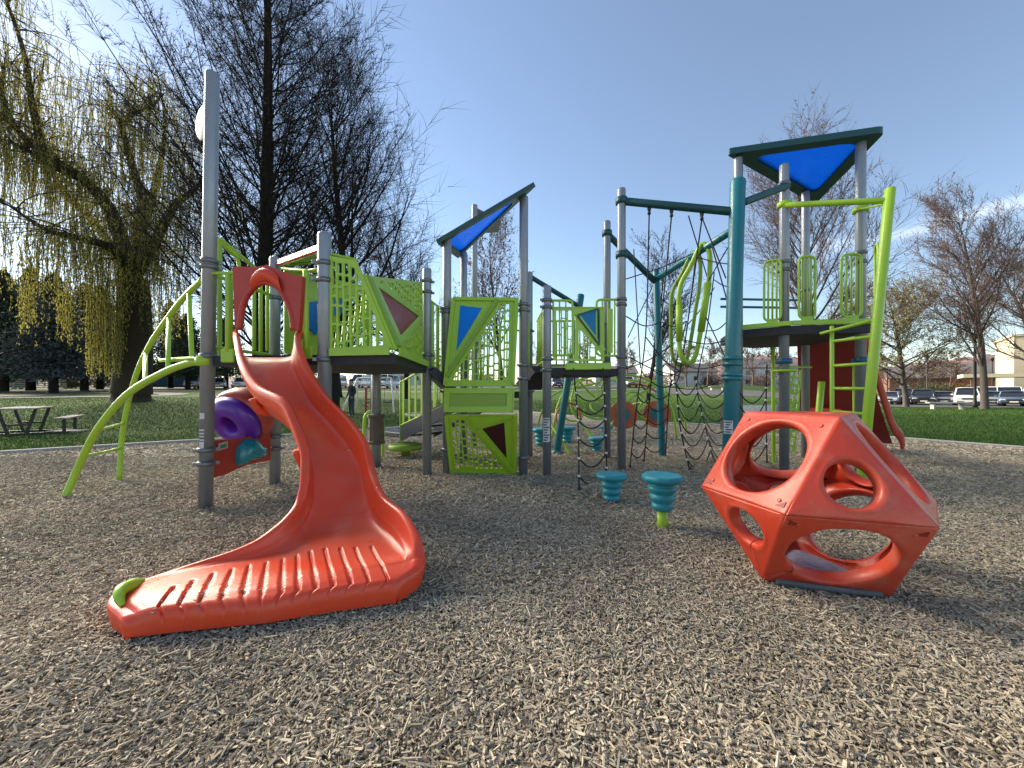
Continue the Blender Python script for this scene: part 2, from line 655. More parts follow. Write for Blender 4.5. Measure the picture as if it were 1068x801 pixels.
# ------------------------------------------------------------------ play structure kit
def post(parent, base, top, r=0.0635, collars=(), material=None, name='post', collar_mat=None):
    base, top = V(base), V(top)
    ax = (top - base)
    L = ax.length
    ax.normalize()
    mb = MB()
    mod = lambda a, h: 1.0 - 0.035 * max(0.0, math.cos(8 * a)) ** 6
    mb.lathe(base - ax * 0.1, [(r, 0), (r, 0.1 + L - r * 0.55), (r * 0.93, 0.1 + L - r * 0.25), (r * 0.75, 0.1 + L - 0.02), (r * 0.45, 0.1 + L)], 32, ax, True, mod)
    p = mb.build(name, material or M['steel'], parent)
    for z in collars:
        t = (z - base.z) / ax.z
        c = base + ax * t
        mc = MB().lathe(c, [(r * 1.02, -0.026), (r * 1.2, -0.022), (r * 1.25, 0), (r * 1.2, 0.022), (r * 1.02, 0.026)], 20, ax)
        for a in (0.6, 3.7):
            d = V((math.cos(a), math.sin(a), 0))
            mc.box(c + d * r * 1.35, (0.05, 0.03, 0.032), (d, V((-d.y, d.x, 0)), V((0, 0, 1))))
        mc.build('collar', collar_mat or M['collar'], p)
    return p


def bar_railing(parent, a, b, z0, z1, n, material, name='railing', r=0.014, top_r=0.017, skip_ends=True, flat_bars=False):
    """Vertical bar railing between plan points a, b; z0/z1 may be (za, zb) for a sloped rail."""
    a, b = V(a), V(b)
    za0, zb0 = z0 if isinstance(z0, tuple) else (z0, z0)
    za1, zb1 = z1 if isinstance(z1, tuple) else (z1, z1)
    mb = MB()
    mb.rod((a.x, a.y, za1), (b.x, b.y, zb1), top_r, 8)
    mb.rod((a.x, a.y, za0), (b.x, b.y, zb0), top_r, 8)
    for i in range(n):
        t = (i + 0.5) / n if skip_ends else i / (n - 1)
        p = a.lerp(b, t)
        lo, hi = za0 + (zb0 - za0) * t, za1 + (zb1 - za1) * t
        if flat_bars:
            d = (b - a).normalized()
            mb.box((p.x, p.y, (lo + hi) / 2), (0.05, 0.012, hi - lo), (V((d.x, d.y, 0)).normalized(), V((-d.y, d.x, 0)).normalized(), V((0, 0, 1))))
        else:
            mb.tube([(p.x, p.y, lo), (p.x, p.y, hi)], r, 8)
    return mb.build(name, material, parent)


def loop_railing(parent, a, b, z0, z1, material, n=3, name='loop_railing', r=0.017):
    """Rounded stadium loop with upright bars inside and a foot bracket."""
    a, b = V(a), V(b)
    a.z = b.z = 0
    d = (b - a)
    W = d.length
    d.normalize()
    rr = W * 0.32
    pts = []
    for (cx, cz, s) in ((rr, z0 + rr, math.pi), (W - rr, z0 + rr, 1.5 * math.pi), (W - rr, z1 - rr, 0), (rr, z1 - rr, 0.5 * math.pi)):
        for j in range(5):
            an = s + j / 4 * math.pi / 2
            pts.append(a + d * (cx + rr * math.cos(an)) + V((0, 0, cz + rr * math.sin(an))))
    mb = MB().tube(pts, r, 10, closed=True)
    for i in range(n):
        t = (i + 1) / (n + 1)
        x = W * t
        dz = 0 if rr < x < W - rr else rr * 0.35
        mb.tube([a + d * x + V((0, 0, z0 + dz)), a + d * x + V((0, 0, z1 - dz))], r * 0.75, 8)
    c = a + d * W / 2
    mb.box(c + V((0, 0, z0 - 0.02)), (min(W * 0.7, 0.26), 0.03, 0.09), (d, V((-d.y, d.x, 0)), V((0, 0, 1))), 0.008)
    return mb.build(name, material, parent)


def deck(parent, pts, z, name='deck', thick=0.10, material=None):
    out = [(p[0], p[1]) for p in pts]
    pl = Plane((0, 0, z - thick / 2), (1, 0, z - thick / 2), (0, 1, z - thick / 2))
    return MB().plate(out, [], thick, pl).build(name, material or M['deck'], parent)


def rope_net(name, label, cols, rows, loc, mat_rope=None, sag=0.09, group=None, knots=True, top=None):
    """cols: list of world polylines (top to bottom). rows: z heights of the sagging rungs between neighbouring columns."""
    t = thing(name, label, 'rope net', loc, group)
    fine = [spline(c, 6) for c in cols]

    def at_z(poly, z):
        for i in range(len(poly) - 1):
            p, q = poly[i], poly[i + 1]
            if (p.z - z) * (q.z - z) <= 0 and abs(p.z - q.z) > 1e-6:
                return p.lerp(q, (p.z - z) / (p.z - q.z))
        return None
    for c in fine:
        MB().tube(c, 0.010, 6).build('upright_rope', M['rope'], t)
    kn = MB()
    for z in rows:
        for i in range(len(fine) - 1):
            zz = z + 0.03 * ((i * 7) % 3 - 1)
            a, b = at_z(fine[i], zz), at_z(fine[i + 1], zz)
            if not a or not b:
                continue
            s = sag * (b - a).length / 0.5
            mid = (a + b) / 2 - V((0, 0, s))
            q1 = a.lerp(mid, 0.5) - V((0, 0, s * 0.22))
            q2 = b.lerp(mid, 0.5) - V((0, 0, s * 0.22))
            MB().tube(spline([a, q1, mid, q2, b], 4), 0.010, 6).build('rung_rope', M['rope'], t)
            kn.sphere(a, 0.019, 8, 5)
            kn.sphere(b, 0.019, 8, 5)
    if kn.v and knots:
        kn.build('connectors', M['white'], t)
    foot = MB()
    for c in fine:
        foot.lathe(c[-1] - V((0, 0, 0.06)), [(0.022, 0), (0.022, 0.09), (0.012, 0.12)], 8)
    foot.build('anchors', M['black'], t)
    return t


def tri_roof(parent, v, material, window_mat, thick=0.07, border=0.25, r=0.12):
    pl = Plane(*v)
    o2 = [pl.to2(p) for p in v]
    inn = inset(o2, border)
    hole = rounded(inn, 0.28, 8)
    roof = MB().plate(rounded(o2, r, 6), [hole], thick, pl).build('roof', material, parent)
    cx, cy = centroid(hole)
    big = [(cx + (x - cx) * 1.04, cy + (y - cy) * 1.04) for x, y in hole]
    MB().plate(big, [], 0.02, Plane(pl.at(0, 0, 0), pl.at(1, 0, 0), pl.at(0, 1, 0))).build('roof_window', window_mat, roof)
    return roof


exec_order = []

# =================================================================== PLAY STRUCTURE
def wall_pt(a, b, px, py):
    """Point of the vertical plane through plan points a, b seen at a photo pixel."""
    k = (px - CX) / F
    ax, ay, bx, by = a[0], a[1], b[0], b[1]
    # (ax + t(bx-ax)) = k (ay + t(by-ay))
    t = (k * ay - ax) / ((bx - ax) - k * (by - ay))
    d = ay + t * (by - ay)
    return P(px, py, d)


def sticker(parent, c, r, a0, a1, z0, z1, material, name='sticker', lines=0):
    """Patch wrapped on a round post."""
    mb = MB()
    rows = []
    for z in (z0, z1):
        rows.append([V((c[0] + math.cos(a0 + (a1 - a0) * i / 6) * r, c[1] + math.sin(a0 + (a1 - a0) * i / 6) * r, z)) for i in range(7)])
    mb.grid(rows)
    s = mb.build(name, material, parent)
    if lines:
        ml = MB()
        for k in range(lines):
            zc = z1 - (k + 0.7) * (z1 - z0) / (lines + 0.4)
            h = (z1 - z0) / lines * 0.22
            e = a0 + (a1 - a0) * (0.12 + 0.1 * (k % 2))
            f = a1 - (a1 - a0) * (0.10 + 0.17 * (k % 3))
            rr = r + 0.002
            ml.grid([[V((c[0] + math.cos(e + (f - e) * i / 6) * rr, c[1] + math.sin(e + (f - e) * i / 6) * rr, z)) for i in range(7)] for z in (zc - h, zc + h)])
        ml.build('print_lines', M['ink'], s)
    return s


# ---------- left tower (behind the orange slide)
A, B, C_, K, D_, Q = (V((-3.14, 3.93, 0)), V((-3.06, 4.95, 0)), V((-1.84, 3.78, 0)), V((-1.12, 3.64, 0)), V((-1.22, 5.5, 0)), V((-2.15, 6.07, 0)))
ZL = 1.56
t1 = thing('play_tower', 'play tower of lime brick-hole panels with a red triangle window, behind the orange slide', 'play tower', (-2.1, 4.6, 0))
pa = post(t1, A, (-3.07, 3.93, 4.47), collars=(0.46, 0.60, 1.56, 2.47, 2.53))
post(t1, B, (-3.06, 4.95, 2.94), collars=(0.46, 0.62, 1.5, 2.4))
post(t1, C_, (-1.85, 3.78, 2.77), collars=(1.51, 2.29, 2.46))
post(t1, D_, (-1.22, 5.5, 2.97), collars=(1.53, 1.72, 2.62, 2.78))
post(t1, Q, (-2.15, 6.07, 1.56), r=0.075, collars=(0.62, 1.5))
# round white disc fixed behind the tall post
MB().lathe(P(213.5, 127, 4.06), [(0.02, -0.02), (0.17, -0.015), (0.19, 0), (0.17, 0.015), (0.02, 0.02)], 28, V((0.55, 1, 0))).build('round_disc', M['sticker'], pa)
tilt = 0.07 / 4.47
for (z0, z1) in ((0.92, 0.98), (0.80, 0.815), (0.765, 0.78), (0.735, 0.748), (0.70, 0.715), (0.60, 0.69)):
    zc = (z0 + z1) / 2
    sticker(pa, (A.x + tilt * zc, A.y), 0.0665, math.radians(248), math.radians(290), z0, z1, M['sticker'], 'white_marking')
MB_ = MB()
deck(t1, [A, C_, K, D_, Q, B], ZL)
# brick-hole bay beside the slide: one flat face and three folded triangles
wk = lambda x, y: wall_pt(C_, K, x, y)
Kb, Kt = wk(411, 365), wk(379, 287)
perforated('perforated_panel', [wk(343, 368), Kb, Kt, wk(371, 271.5), wk(343, 267)], t1, M['lime'], seed=3, margin=0.045, cw=0.050, ch=0.13, gap=0.020, thick=0.025)
Db, Dm, Dt = P(440, 378.5, 5.42), P(440, 331, 5.42), P(440, 294.5, 5.42)
perforated('perforated_panel', [Kb, Db, Dm], t1, M['lime'], seed=5, margin=0.05, cw=0.075, ch=0.11, gap=0.026, thick=0.025)
perforated('perforated_panel', [Kt, Dm, Dt], t1, M['lime'], seed=6, margin=0.035, cw=0.075, ch=0.075, gap=0.022, thick=0.025)
plw = Plane(Kb, Dm, Kt)
w2 = [plw.to2(p) for p in (Kb, Dm, Kt)]
wi = [plw.to2(on_pl) for on_pl in (Kb.lerp(Dm, 0.06).lerp(Kt, 0.02), Dm.lerp(Kt, 0.03), Kt.lerp(Kb, 0.03).lerp(Dm, 0.03))]
hole_ = inset([plw.to2(Kb.lerp(Dm, 0.16)), plw.to2(Dm), plw.to2(Kt.lerp(Dm, 0.10))], 0.055)
fr = MB().plate(w2, [hole_], 0.05, plw).build('window_frame', M['lime'], t1)
hc = centroid(hole_)
MB().plate([((x - hc[0]) * 1.03 + hc[0], (y - hc[1]) * 1.03 + hc[1]) for x, y in hole_], [], 0.02, plw).build('window', M['red_window'], fr)
nw = plw.n if plw.n.y < 0 else -plw.n
MB().bar(Kb.lerp(Dm, 0.05) + nw * 0.03, Kt.lerp(Dm, 0.04) + nw * 0.03, 0.10, 0.02, up=nw).build('fold_plate', M['olive'], t1)
# toe boards under the panels
mb = MB()
for a, b in ((C_, K), (K, D_)):
    d = (b - a).normalized()
    n = V((d.y, -d.x, 0))
    mb.bar(a + d * 0.07 + n * 0.035 + V((0, 0, ZL + 0.02)), b - d * 0.03 + n * 0.035 + V((0, 0, ZL + 0.02)), 0.02, 0.075)
mb.build('toe_board', M['lime'], t1)
# canopy over the walkway
ca, cb_, cc, cd = P(291, 277, 4.9), P(335, 262, 4.1), P(374, 271, 4.5), P(352, 270, 5.7)
flat('canopy_panel', [ca, cb_, cd], t1, M['lime'], 0.02)
flat('canopy_panel', [cb_, cc, cd], t1, M['lime'], 0.02)
MB().bar(ca + V((0, 0, 0.035)), cb_ + V((0, 0, 0.035)), 0.06, 0.075, bev=0.01).build('canopy_trim', M['orange'], t1)
mb = MB()
mb.rod(P(294, 280, 4.85), P(345, 284, 4.3), 0.022, 8)
mb.rod(P(300, 276, 4.8), P(352, 271, 5.4), 0.022, 8)
mb.rod(P(229, 249, 4.1), P(268, 281, 4.75), 0.022, 8)
mb.tube(spline([P(229, 252, 4.1), P(241, 263, 4.25), P(248, 270, 4.35), P(249.5, 284, 4.38)], 4), 0.02, 8)
mb.build('canopy_strut', M['lime'], t1)
# back panel with the blue window
bp_, plb = perforated('perforated_panel', [wall_pt(B, Q, 296, 368), wall_pt(B, Q, 388, 383), wall_pt(B, Q, 388, 300), wall_pt(B, Q, 296, 280)], t1, M['lime'], seed=8, margin=0.07,
                      region=[[wall_pt(B, Q, 300, 372), wall_pt(B, Q, 320, 372), wall_pt(B, Q, 308, 320)], [wall_pt(B, Q, 340, 352), wall_pt(B, Q, 345, 377), wall_pt(B, Q, 386, 380), wall_pt(B, Q, 386, 300), wall_pt(B, Q, 360, 300)]])
flat('window', [wall_pt(B, Q, 317, 316), wall_pt(B, Q, 317, 338), wall_pt(B, Q, 328, 350), wall_pt(B, Q, 341, 332), wall_pt(B, Q, 355, 327), wall_pt(B, Q, 357, 311)], bp_, M['blue'], 0.03, off=0.03)
# open bar sides
mb = MB()
p1, p2 = wall_pt(A, B, 229, 372), wall_pt(A, B, 229, 250)
mb.bar(p1, p2, 0.05, 0.02, up=V((1, 0, 0)))
for px, r, y0, y1 in ((240, 0.030, 369, 283), (265, 0.022, 365, 292), (272, 0.022, 367, 292), (279, 0.022, 366, 293)):
    q = wall_pt(A, B, px, 330)
    mb.rod((q.x, q.y, wall_pt(A, B, px, y0).z), (q.x, q.y, wall_pt(A, B, px, y1).z), r, 10)
ra, rb = wall_pt(A, B, 222, 282), wall_pt(A, B, 283, 294)
mb.rod((A.x, A.y + 0.06, 2.42), (B.x, B.y - 0.06, 2.42), 0.02, 8)
mb.rod((A.x, A.y + 0.06, 1.66), (B.x, B.y - 0.06, 1.66), 0.02, 8)
mb.build('bar_side', M['lime'], t1)
mb = MB()
za = 2.40
mb.rod((-2.02, 3.82, za), (C_.x - 0.05, C_.y, za), 0.017, 8)
q = wall_pt(A, C_, 319, 330)
mb.rod((q.x, q.y, 1.60), (q.x, q.y, za), 0.028, 10)
mb.box((q.x, q.y, 1.58), (0.14, 0.04, 0.12), bev=0.01)
mb.build('hood_bars', M['lime'], t1)
mb = MB()
q = wall_pt(A, C_, 238, 330)
mb.rod((q.x, q.y, 1.60), (q.x, q.y, za), 0.028, 10)
mb.box((q.x, q.y, 1.56), (0.14, 0.04, 0.14), bev=0.01)
mb.rod((A.x + 0.05, A.y - 0.02, za), (-2.72, 3.89, za), 0.017, 8)
mb.build('hood_bars', M['lime'], t1)
bar_railing(t1, D_ + V((0.03, 0.05, 0)), V((-0.98, 5.65, 0)), (1.60, 1.42), (2.52, 2.36), 3, M['lime'], flat_bars=True)
MB().bar((-1.2, 5.62, 1.50), (-0.92, 5.72, 1.22), 0.5, 0.12).build('step_down', M['navy'], t1)
# brown sound box on the short post
bx = MB().lathe(Q + V((0, 0, 0.36)), [(0.10, 0), (0.135, 0.01), (0.135, 0.05), (0.12, 0.06), (0.115, 0.42), (0.135, 0.43), (0.135, 0.47), (0.10, 0.48)], 10, smooth=False).build('drum_box', M['brown'], t1)

# ---------- low activity panel with the turquoise whale, between the two left posts
ap = thing('activity_panel', 'wavy red panel with a turquoise moulded whale, low between grey posts left of slide', 'activity panel', (A + B) / 2)
top = [wall_pt(A, B, px, py) for px, py in ((222, 459), (236, 458), (250, 457.5), (262, 454), (272, 450.5), (281, 450))]
bot = [wall_pt(A, B, px, py) for px, py in ((281, 480), (270, 482), (258, 484.5), (246, 489), (234, 495), (222, 498))]
apl = Plane(bot[-1], bot[0], top[-1])
MB().plate([apl.to2(p) for p in bot[::-1] + top[::-1]], [], 0.03, apl).build('panel', M['red'], ap)
off = apl.n if apl.n.x > 0 else -apl.n
c = wall_pt(A, B, 257, 471)
def onp(px, py, h):
    return wall_pt(A, B, px, py) + off * h
rows = []
ctr = onp(257, 470.5, 0)
outl = [(246, 486), (244, 477), (246, 466), (251, 460), (258, 457), (264, 459), (268, 464), (273, 466), (273, 472), (268, 478), (260, 480), (252, 481)]
for s, h in ((1, 0.012), (0.96, 0.06), (0.8, 0.11), (0.5, 0.14), (0.2, 0.15), (0.02, 0.152)):
    loop = spline([onp(257 + (x - 257) * s, 470.5 + (y - 470.5) * s, h) for x, y in outl], 3, closed=True)
    rows.append(loop)
whale = MB().grid(rows, closed=True).build('whale', M['whale'], ap)
MB().tube(spline([onp(251, 476, 0.10), onp(258, 474, 0.155), onp(266, 474, 0.13), onp(272, 471, 0.06)], 4), 0.015, 8).build('mouth', M['whale'], whale)
sg = flat('sign', [onp(225, 470, 0.03), onp(234.5, 467, 0.03), onp(234.5, 460, 0.03), onp(225, 462.5, 0.03)], ap, M['fence_white'], 0.01)
flat('picture', [onp(226.5, 468, 0.037), onp(233, 466, 0.037), onp(233, 462.5, 0.037), onp(226.5, 464.5, 0.037)], sg, mat('sign_green', (0.10, 0.19, 0.10), 0.6), 0.004)

# ---------- purple tunnel drum above the panel
cd0 = P(241, 442, 4.5)
dr = thing('tunnel_drum', 'round purple drum with a red and yellow back, above the whale panel', 'play drum', V((cd0.x, cd0.y, 0.60)))
axd = V((0.16, 0.86, 0.46)).normalized()
MB().lathe(cd0, [(0.085, 0.30), (0.088, 0.04), (0.10, -0.02), (0.13, -0.055), (0.18, -0.065), (0.24, -0.045), (0.295, 0.01), (0.325, 0.08)], 36, axd).build('ring', M['purple'], dr)
MB().lathe(cd0, [(0.327, 0.08), (0.350, 0.17), (0.34, 0.27), (0.29, 0.37), (0.18, 0.43), (0.08, 0.45)], 36, axd).build('back', M['drum_red'], dr)

# ---------- lime arch climber on the far left
ac = thing('arch_climber', 'lime green curved arch climber leaning from the tall left post down to the chips', 'climber', (-5.0, 4.8, 0))
lower = spline([P(214, 377, 3.97), P(197, 379, 4.0), P(170, 389, 4.05), P(132, 412, 4.15), P(101, 449, 4.3), P(81, 489, 4.42), P(67, 521, 4.35)], 6)
upper = spline([P(212, 291, 4.05), P(197, 305, 4.3), P(180, 325, 4.55), P(155, 362, 4.9), P(139, 400, 5.1), P(128, 450, 5.2), P(124, 504, 5.15)], 6)
MB().tube(lower, 0.036, 12).build('lower_rail', M['lime'], ac)
MB().tube(upper, 0.030, 12).build('upper_rail', M['lime'], ac)
def near(poly, px):
    return min(poly, key=lambda p: abs(CX + p.x / p.y * F - px))
def near_y(poly, py):
    return min(poly, key=lambda p: abs(HZ + (EYE - p.z) / p.y * F - py))
for y1, y2 in ((452, 445), (478, 471), (424, 418)):
    MB().rod(near_y(lower, y1), near_y(upper, y2), 0.019, 8).build('rung', M['lime'], ac)
for px in (199, 175, 153.5):
    MB().rod(near(lower, px), near(upper, px - 1), 0.022, 8).build('rung', M['lime'], ac)
mb = MB()
mb.tube(spline([P(210, 374, 3.9), P(190, 374, 4.05), P(167, 375.5, 4.5)], 4), 0.018, 8)
mb.tube(spline([P(213, 378, 3.95), P(190, 376, 4.1), P(167, 376.5, 4.5)], 4), 0.014, 8)
mb.lathe(P(214, 376.5, 3.93), [(0.07, -0.05), (0.085, -0.045), (0.085, 0.045), (0.07, 0.05)], 18)
mb.build('step_ring', M['lime'], ac)

# ---------- the orange slide
sl = thing('wave_slide', 'orange red curved slide with a flared ribbed end resting on the wood chips', 'slide', (-1.5, 2.9, 0))


def chute_section(l, r, depth, lift=0.0, mid=None):
    """Seven points across the chute from the left rim to the right rim."""
    l, r = V(l), V(r)
    zf = (l.z + r.z) / 2 - depth
    m = V(mid) if mid else V(((l.x + r.x) / 2, (l.y + r.y) / 2, zf))
    def at(k, side):
        p = m.lerp(side, k)
        return V((p.x, p.y, m.z))
    out = [l, at(0.93, l) + V((0, 0, (l.z - m.z) * 0.42)), at(0.76, l) + V((0, 0, (l.z - m.z) * 0.05)), m]
    out += [at(0.76, r) + V((0, 0, (r.z - m.z) * 0.05)), at(0.93, r) + V((0, 0, (r.z - m.z) * 0.42)), r]
    return out


rows7 = [
    chute_section(P(248, 344, 3.82), P(310, 345, 3.80), 0.27),
    chute_section(P(250, 352, 3.66), P(307, 352, 3.68), 0.235),
    chute_section(P(257, 377, 3.42), P(313, 374, 3.56), 0.19),
    chute_section(P(273, 402, 3.20), P(325, 396, 3.48), 0.19),
    chute_section(P(299, 417, 3.02), P(340, 416, 3.36), 0.19),
    chute_section(P(313, 441, 2.90), P(361, 438, 3.20), 0.19),
    chute_section(P(322, 466, 2.81), P(377, 461, 3.05), 0.19),
    chute_section(P(323, 489, 2.73), P(383, 486, 2.93), 0.185),
    chute_section(P(321, 508, 2.67), P(388, 503, 2.82), 0.175),
    chute_section(P(314, 527, 2.60), P(397, 520, 2.70), 0.155, mid=(-1.18, 2.63, 0.275)),
    chute_section(P(293, 550, 2.44), P(416, 536, 2.52), 0.12, mid=(-1.12, 2.47, 0.225)),
    chute_section(P(262, 569, 2.33), P(430, 561, 2.36), 0.08, mid=(-1.14, 2.31, 0.195)),
    chute_section(P(190, 592, 2.17), P(433, 580, 2.29), 0.03, mid=(-1.22, 2.14, 0.192)),
    chute_section(P(143, 609, 2.06), P(433, 583, 2.275), 0.02, mid=(-1.22, 2.075, 0.184)),
    chute_section(P(125, 625, 1.94), P(429, 592, 2.22), 0.015, mid=(-1.22, 2.02, 0.172)),
    chute_section(P(140, 640, 1.85), P(411, 604, 2.14), 0.01, mid=(-1.22, 1.985, 0.156)),
]


def cr(p0, p1, p2, p3, t):
    return 0.5 * ((2 * p1) + (p2 - p0) * t + (2 * p0 - 5 * p1 + 4 * p2 - p3) * t * t + (3 * p1 - p0 - 3 * p2 + p3) * t ** 3)


def interp(seq, x):
    n = len(seq) - 1
    i = min(int(x), n - 1)
    t = x - i
    p1, p2 = seq[i], seq[i + 1]
    p0 = seq[i - 1] if i else p1 * 2 - p2
    p3 = seq[i + 2] if i + 2 <= n else p2 * 2 - p1
    return cr(p0, p1, p2, p3, t)


def chute_row(t):
    return [interp([r[k] for r in rows7], t) for k in range(7)]


NT_ = len(rows7) - 1
seams = (2.9, 5.35, 8.35)
ts = [i * 0.1 for i in range(96)] + [9.6 + i * 0.025 for i in range(217)]
ts = sorted(set(round(t, 4) for t in ts + [s + e for s in seams for e in (-0.04, -0.022, -0.008, 0.008, 0.022, 0.04)] if t <= NT_))
NU = 300
g_bot = [(150.6, 650.8), (176.8, 648), (201, 645), (225.5, 642), (250, 640.5), (270.4, 637.7), (292.3, 635.9), (310.8, 632.9), (331, 628.6), (350, 624.4), (368, 619), (386, 614), (403, 606.5)]
g_top = [(182, 609), (202, 604), (222.7, 598), (242.3, 594), (260, 590), (278, 587), (295, 584), (309.7, 581), (323.5, 578), (338.4, 575), (353, 571), (366, 567), (377.7, 561)]
grooves = [(G(*b, 0.13), G(*t, 0.19)) for b, t in zip(g_bot, g_top)]


def groove_depth(p):
    best = 0.0
    for a, b in grooves:
        dx, dy = b.x - a.x, b.y - a.y
        l2 = dx * dx + dy * dy
        t = ((p.x - a.x) * dx + (p.y - a.y) * dy) / l2
        if t > 1.12 or t < -1.5:
            continue
        q = abs((p.x - a.x) * dy - (p.y - a.y) * dx) / math.sqrt(l2)
        if q > 0.02:
            continue
        e = (1 - sstep(0.0035, 0.0105, q)) * (1 - sstep(0.95, 1.06, t)) * sstep(-0.9, -0.6, t)
        best = max(best, e)
    return best


grid_rows = []
for t in ts:
    row = chute_row(t)
    pts = []
    for j in range(NU + 1):
        p = interp(row, 6.0 * j / NU)
        dz = -0.016 * groove_depth(p) if t > 10.3 else 0.0
        for s in seams:
            if abs(t - s) < 0.015:
                dz -= 0.012
        pts.append(p + V((0, 0, dz)))
    # rolled rims and skirts
    def rim(pt, inner, slope):
        o = (pt - inner)
        o.z = 0
        o = o.normalized() if o.length > 1e-6 else V((1, 0, 0))
        k = 1.0
        hb_ = 1 - sstep(10.3, 12.0, t)
        return [pt + o * 0.018 + V((0, 0, 0.010 * hb_)), pt + o * 0.040 + V((0, 0, 0.016 * hb_ - 0.008)), pt + o * 0.056 + V((0, 0, -0.012)), pt + o * 0.060 + V((0, 0, -0.035)),
                pt + o * 0.056 + V((0, 0, -0.06)), pt + o * 0.040 + V((0, 0, -max(0.065, min(0.12, pt.z - 0.02))))]
    L_ = rim(row[0], interp(row, 0.25), 0)
    R_ = rim(row[6], interp(row, 5.75), 0)
    grid_rows.append(L_[::-1] + pts + R_)
# the lip of the run-out turns down to the chips
prev, last = grid_rows[-10], grid_rows[-1]
for (fw, dz, zmin) in ((0.022, -0.008, None), (0.042, -0.028, None), (0.052, -0.065, None), (0.045, 0, 0.03)):
    new = []
    for a, b in zip(prev, last):
        d = b - a
        d.z = 0
        d = d.normalized() if d.length > 1e-6 else V((0, -1, 0))
        p = b + d * fw + V((0, 0, dz))
        if zmin is not None:
            p.z = zmin
        p.z = max(p.z, 0.02)
        new.append(p)
    grid_rows.append(new)
chute = MB().grid(grid_rows).build('chute', M['orange'], sl)
# underside shell a few centimetres below, closes the chute from beneath
under = MB()
ur = []
for t in [i * 10.2 / 60 for i in range(61)]:
    row = chute_row(t)
    pr = []
    for j in range(17):
        u = 0.15 + 5.7 * j / 16
        p = interp(row, u)
        q = (row[6] - row[0])
        q.z = 0
        pr.append(p + q.normalized() * (0.025 * (u - 3) / 3) - V((0, 0, 0.045 + 0.02 * math.sin(math.pi * j / 16))))
    ur.append([p + V((0, 0, -0.0)) for p in pr])
under.grid(ur).build('underside', M['orange'], sl)
# moulded joint flanges under the seams
for s in seams:
    row = chute_row(s)
    q = (row[6] - row[0])
    q.z = 0
    q.normalize()
    pts = [interp(row, 0.4 + 5.2 * j / 14) + q * (0.05 * (j / 7 - 1)) - V((0, 0, 0.085)) for j in range(15)]
    MB().tube(spline(pts, 2), 0.036, 10).build('joint_flange', M['orange'], sl)
# entrance hood
HA, HC = V((-3.0, 3.84, 0)), V((-1.6, 3.70, 0))
hpt = lambda x, y: wall_pt(HA, HC, x, y)
outer_ = [(245, 279), (256, 279), (268, 279.5), (281, 277), (294, 283), (304, 286), (317, 289), (315.5, 318), (313.5, 345)]
arch_ = [(306.5, 345), (306.5, 336), (304, 324), (300, 314), (294, 304), (287, 298), (279, 295.5), (271, 297), (264, 302.5), (258, 311), (254, 322), (252, 334), (251.5, 344)]
loop_ = [hpt(x, y) for x, y in outer_ + arch_ + [(247, 344)]]
hp = Plane(hpt(247, 344), hpt(306, 344), hpt(281, 280))
hood = MB().plate([hp.to2(p) for p in loop_], [], 0.055, hp).build('hood', M['red'], sl)
hf = hp.n if hp.n.y < 0 else -hp.n
MB().tube(spline([hpt(x, y) + hf * 0.02 for x, y in arch_], 3), 0.024, 12).build('arch_rim', M['red'], hood)
visor = MB()
vr = []
for (dy, h, sx) in ((13, 0.03, 0.92), (11, 0.075, 0.95), (6, 0.10, 0.92), (0, 0.095, 0.82), (-4, 0.06, 0.72), (-5.5, 0.0, 0.66)):
    vr.append([hpt(281 + 17 * sx * k, 284.5 + dy * (1 - 0.25 * (1 - abs(k))) + (7.5 * k * k + 2 * k)) + hf * h * (1 - 0.35 * k * k) for k in (-1, -0.75, -0.5, -0.25, 0, 0.25, 0.5, 0.75, 1)])
visor.grid(vr).build('visor', M['orange'], hood)
# little lime foot handle at the run-out's corner
hn = spline([P(128, 632, 1.90), P(124.5, 624, 1.915), P(126, 616, 1.95), P(134, 611.5, 2.0), P(143, 609, 2.06), P(148, 611, 2.07)], 5)
mbh = MB().tube(hn, [0.012 + 0.020 * math.sin(math.pi * min(1, 0.25 + 0.75 * (1 - i / (len(hn) - 1)))) for i in range(len(hn))], 12)
mbh.build('corner_handle', M['lime'], sl)

# ---------- stairs up to the middle deck
st = thing('play_stair', 'short stair with navy stringer and lime bar railing, behind grey posts right of the slide', 'stair', (-1.7, 6.7, 0))
s0, s1 = V((-2.02, 6.95, 0)), V((-0.95, 6.15, 0))
dd = (s1 - s0).normalized()
nn = V((-dd.y, dd.x, 0))
for k, o in ((0, 0.0), (1, 0.8)):
    a, b = s0 + nn * o, s1 + nn * o
    MB().bar(a + V((0, 0, 0.42)), b + V((0, 0, 0.98)), 0.03, 0.24).build('stringer', M['navy'], st)
    bar_railing(st, a, b, (0.58, 1.04), (1.36, 1.82), 8, M['lime'], r=0.012, flat_bars=(k == 0))
    MB().rod(a + V((0, 0, 0.28)), a + V((0, 0, 1.38)), 0.02, 8).build('railing_post', M['lime'], st)
for i in range(4):
    c = s0.lerp(s1, (i + 0.6) / 4.4) + nn * 0.4
    MB().box(c + V((0, 0, 0.42 + 0.17 * i)), (0.30, 0.76, 0.03), (dd, nn, V((0, 0, 1)))).build('tread', M['deck'], st)
pc = s0 - dd * 0.42 + nn * 0.4
MB().box(pc + V((0, 0, 0.40)), (0.82, 0.82, 0.09), (dd, nn, V((0, 0, 1))), 0.015).build('landing', M['navy'], st)
MB().lathe(V((-1.95, 7.05, 0)), [(0.08, 0.0), (0.08, 0.10), (0.30, 0.13), (0.31, 0.22), (0.25, 0.24)], 16).build('base_drum', M['olive'], st)
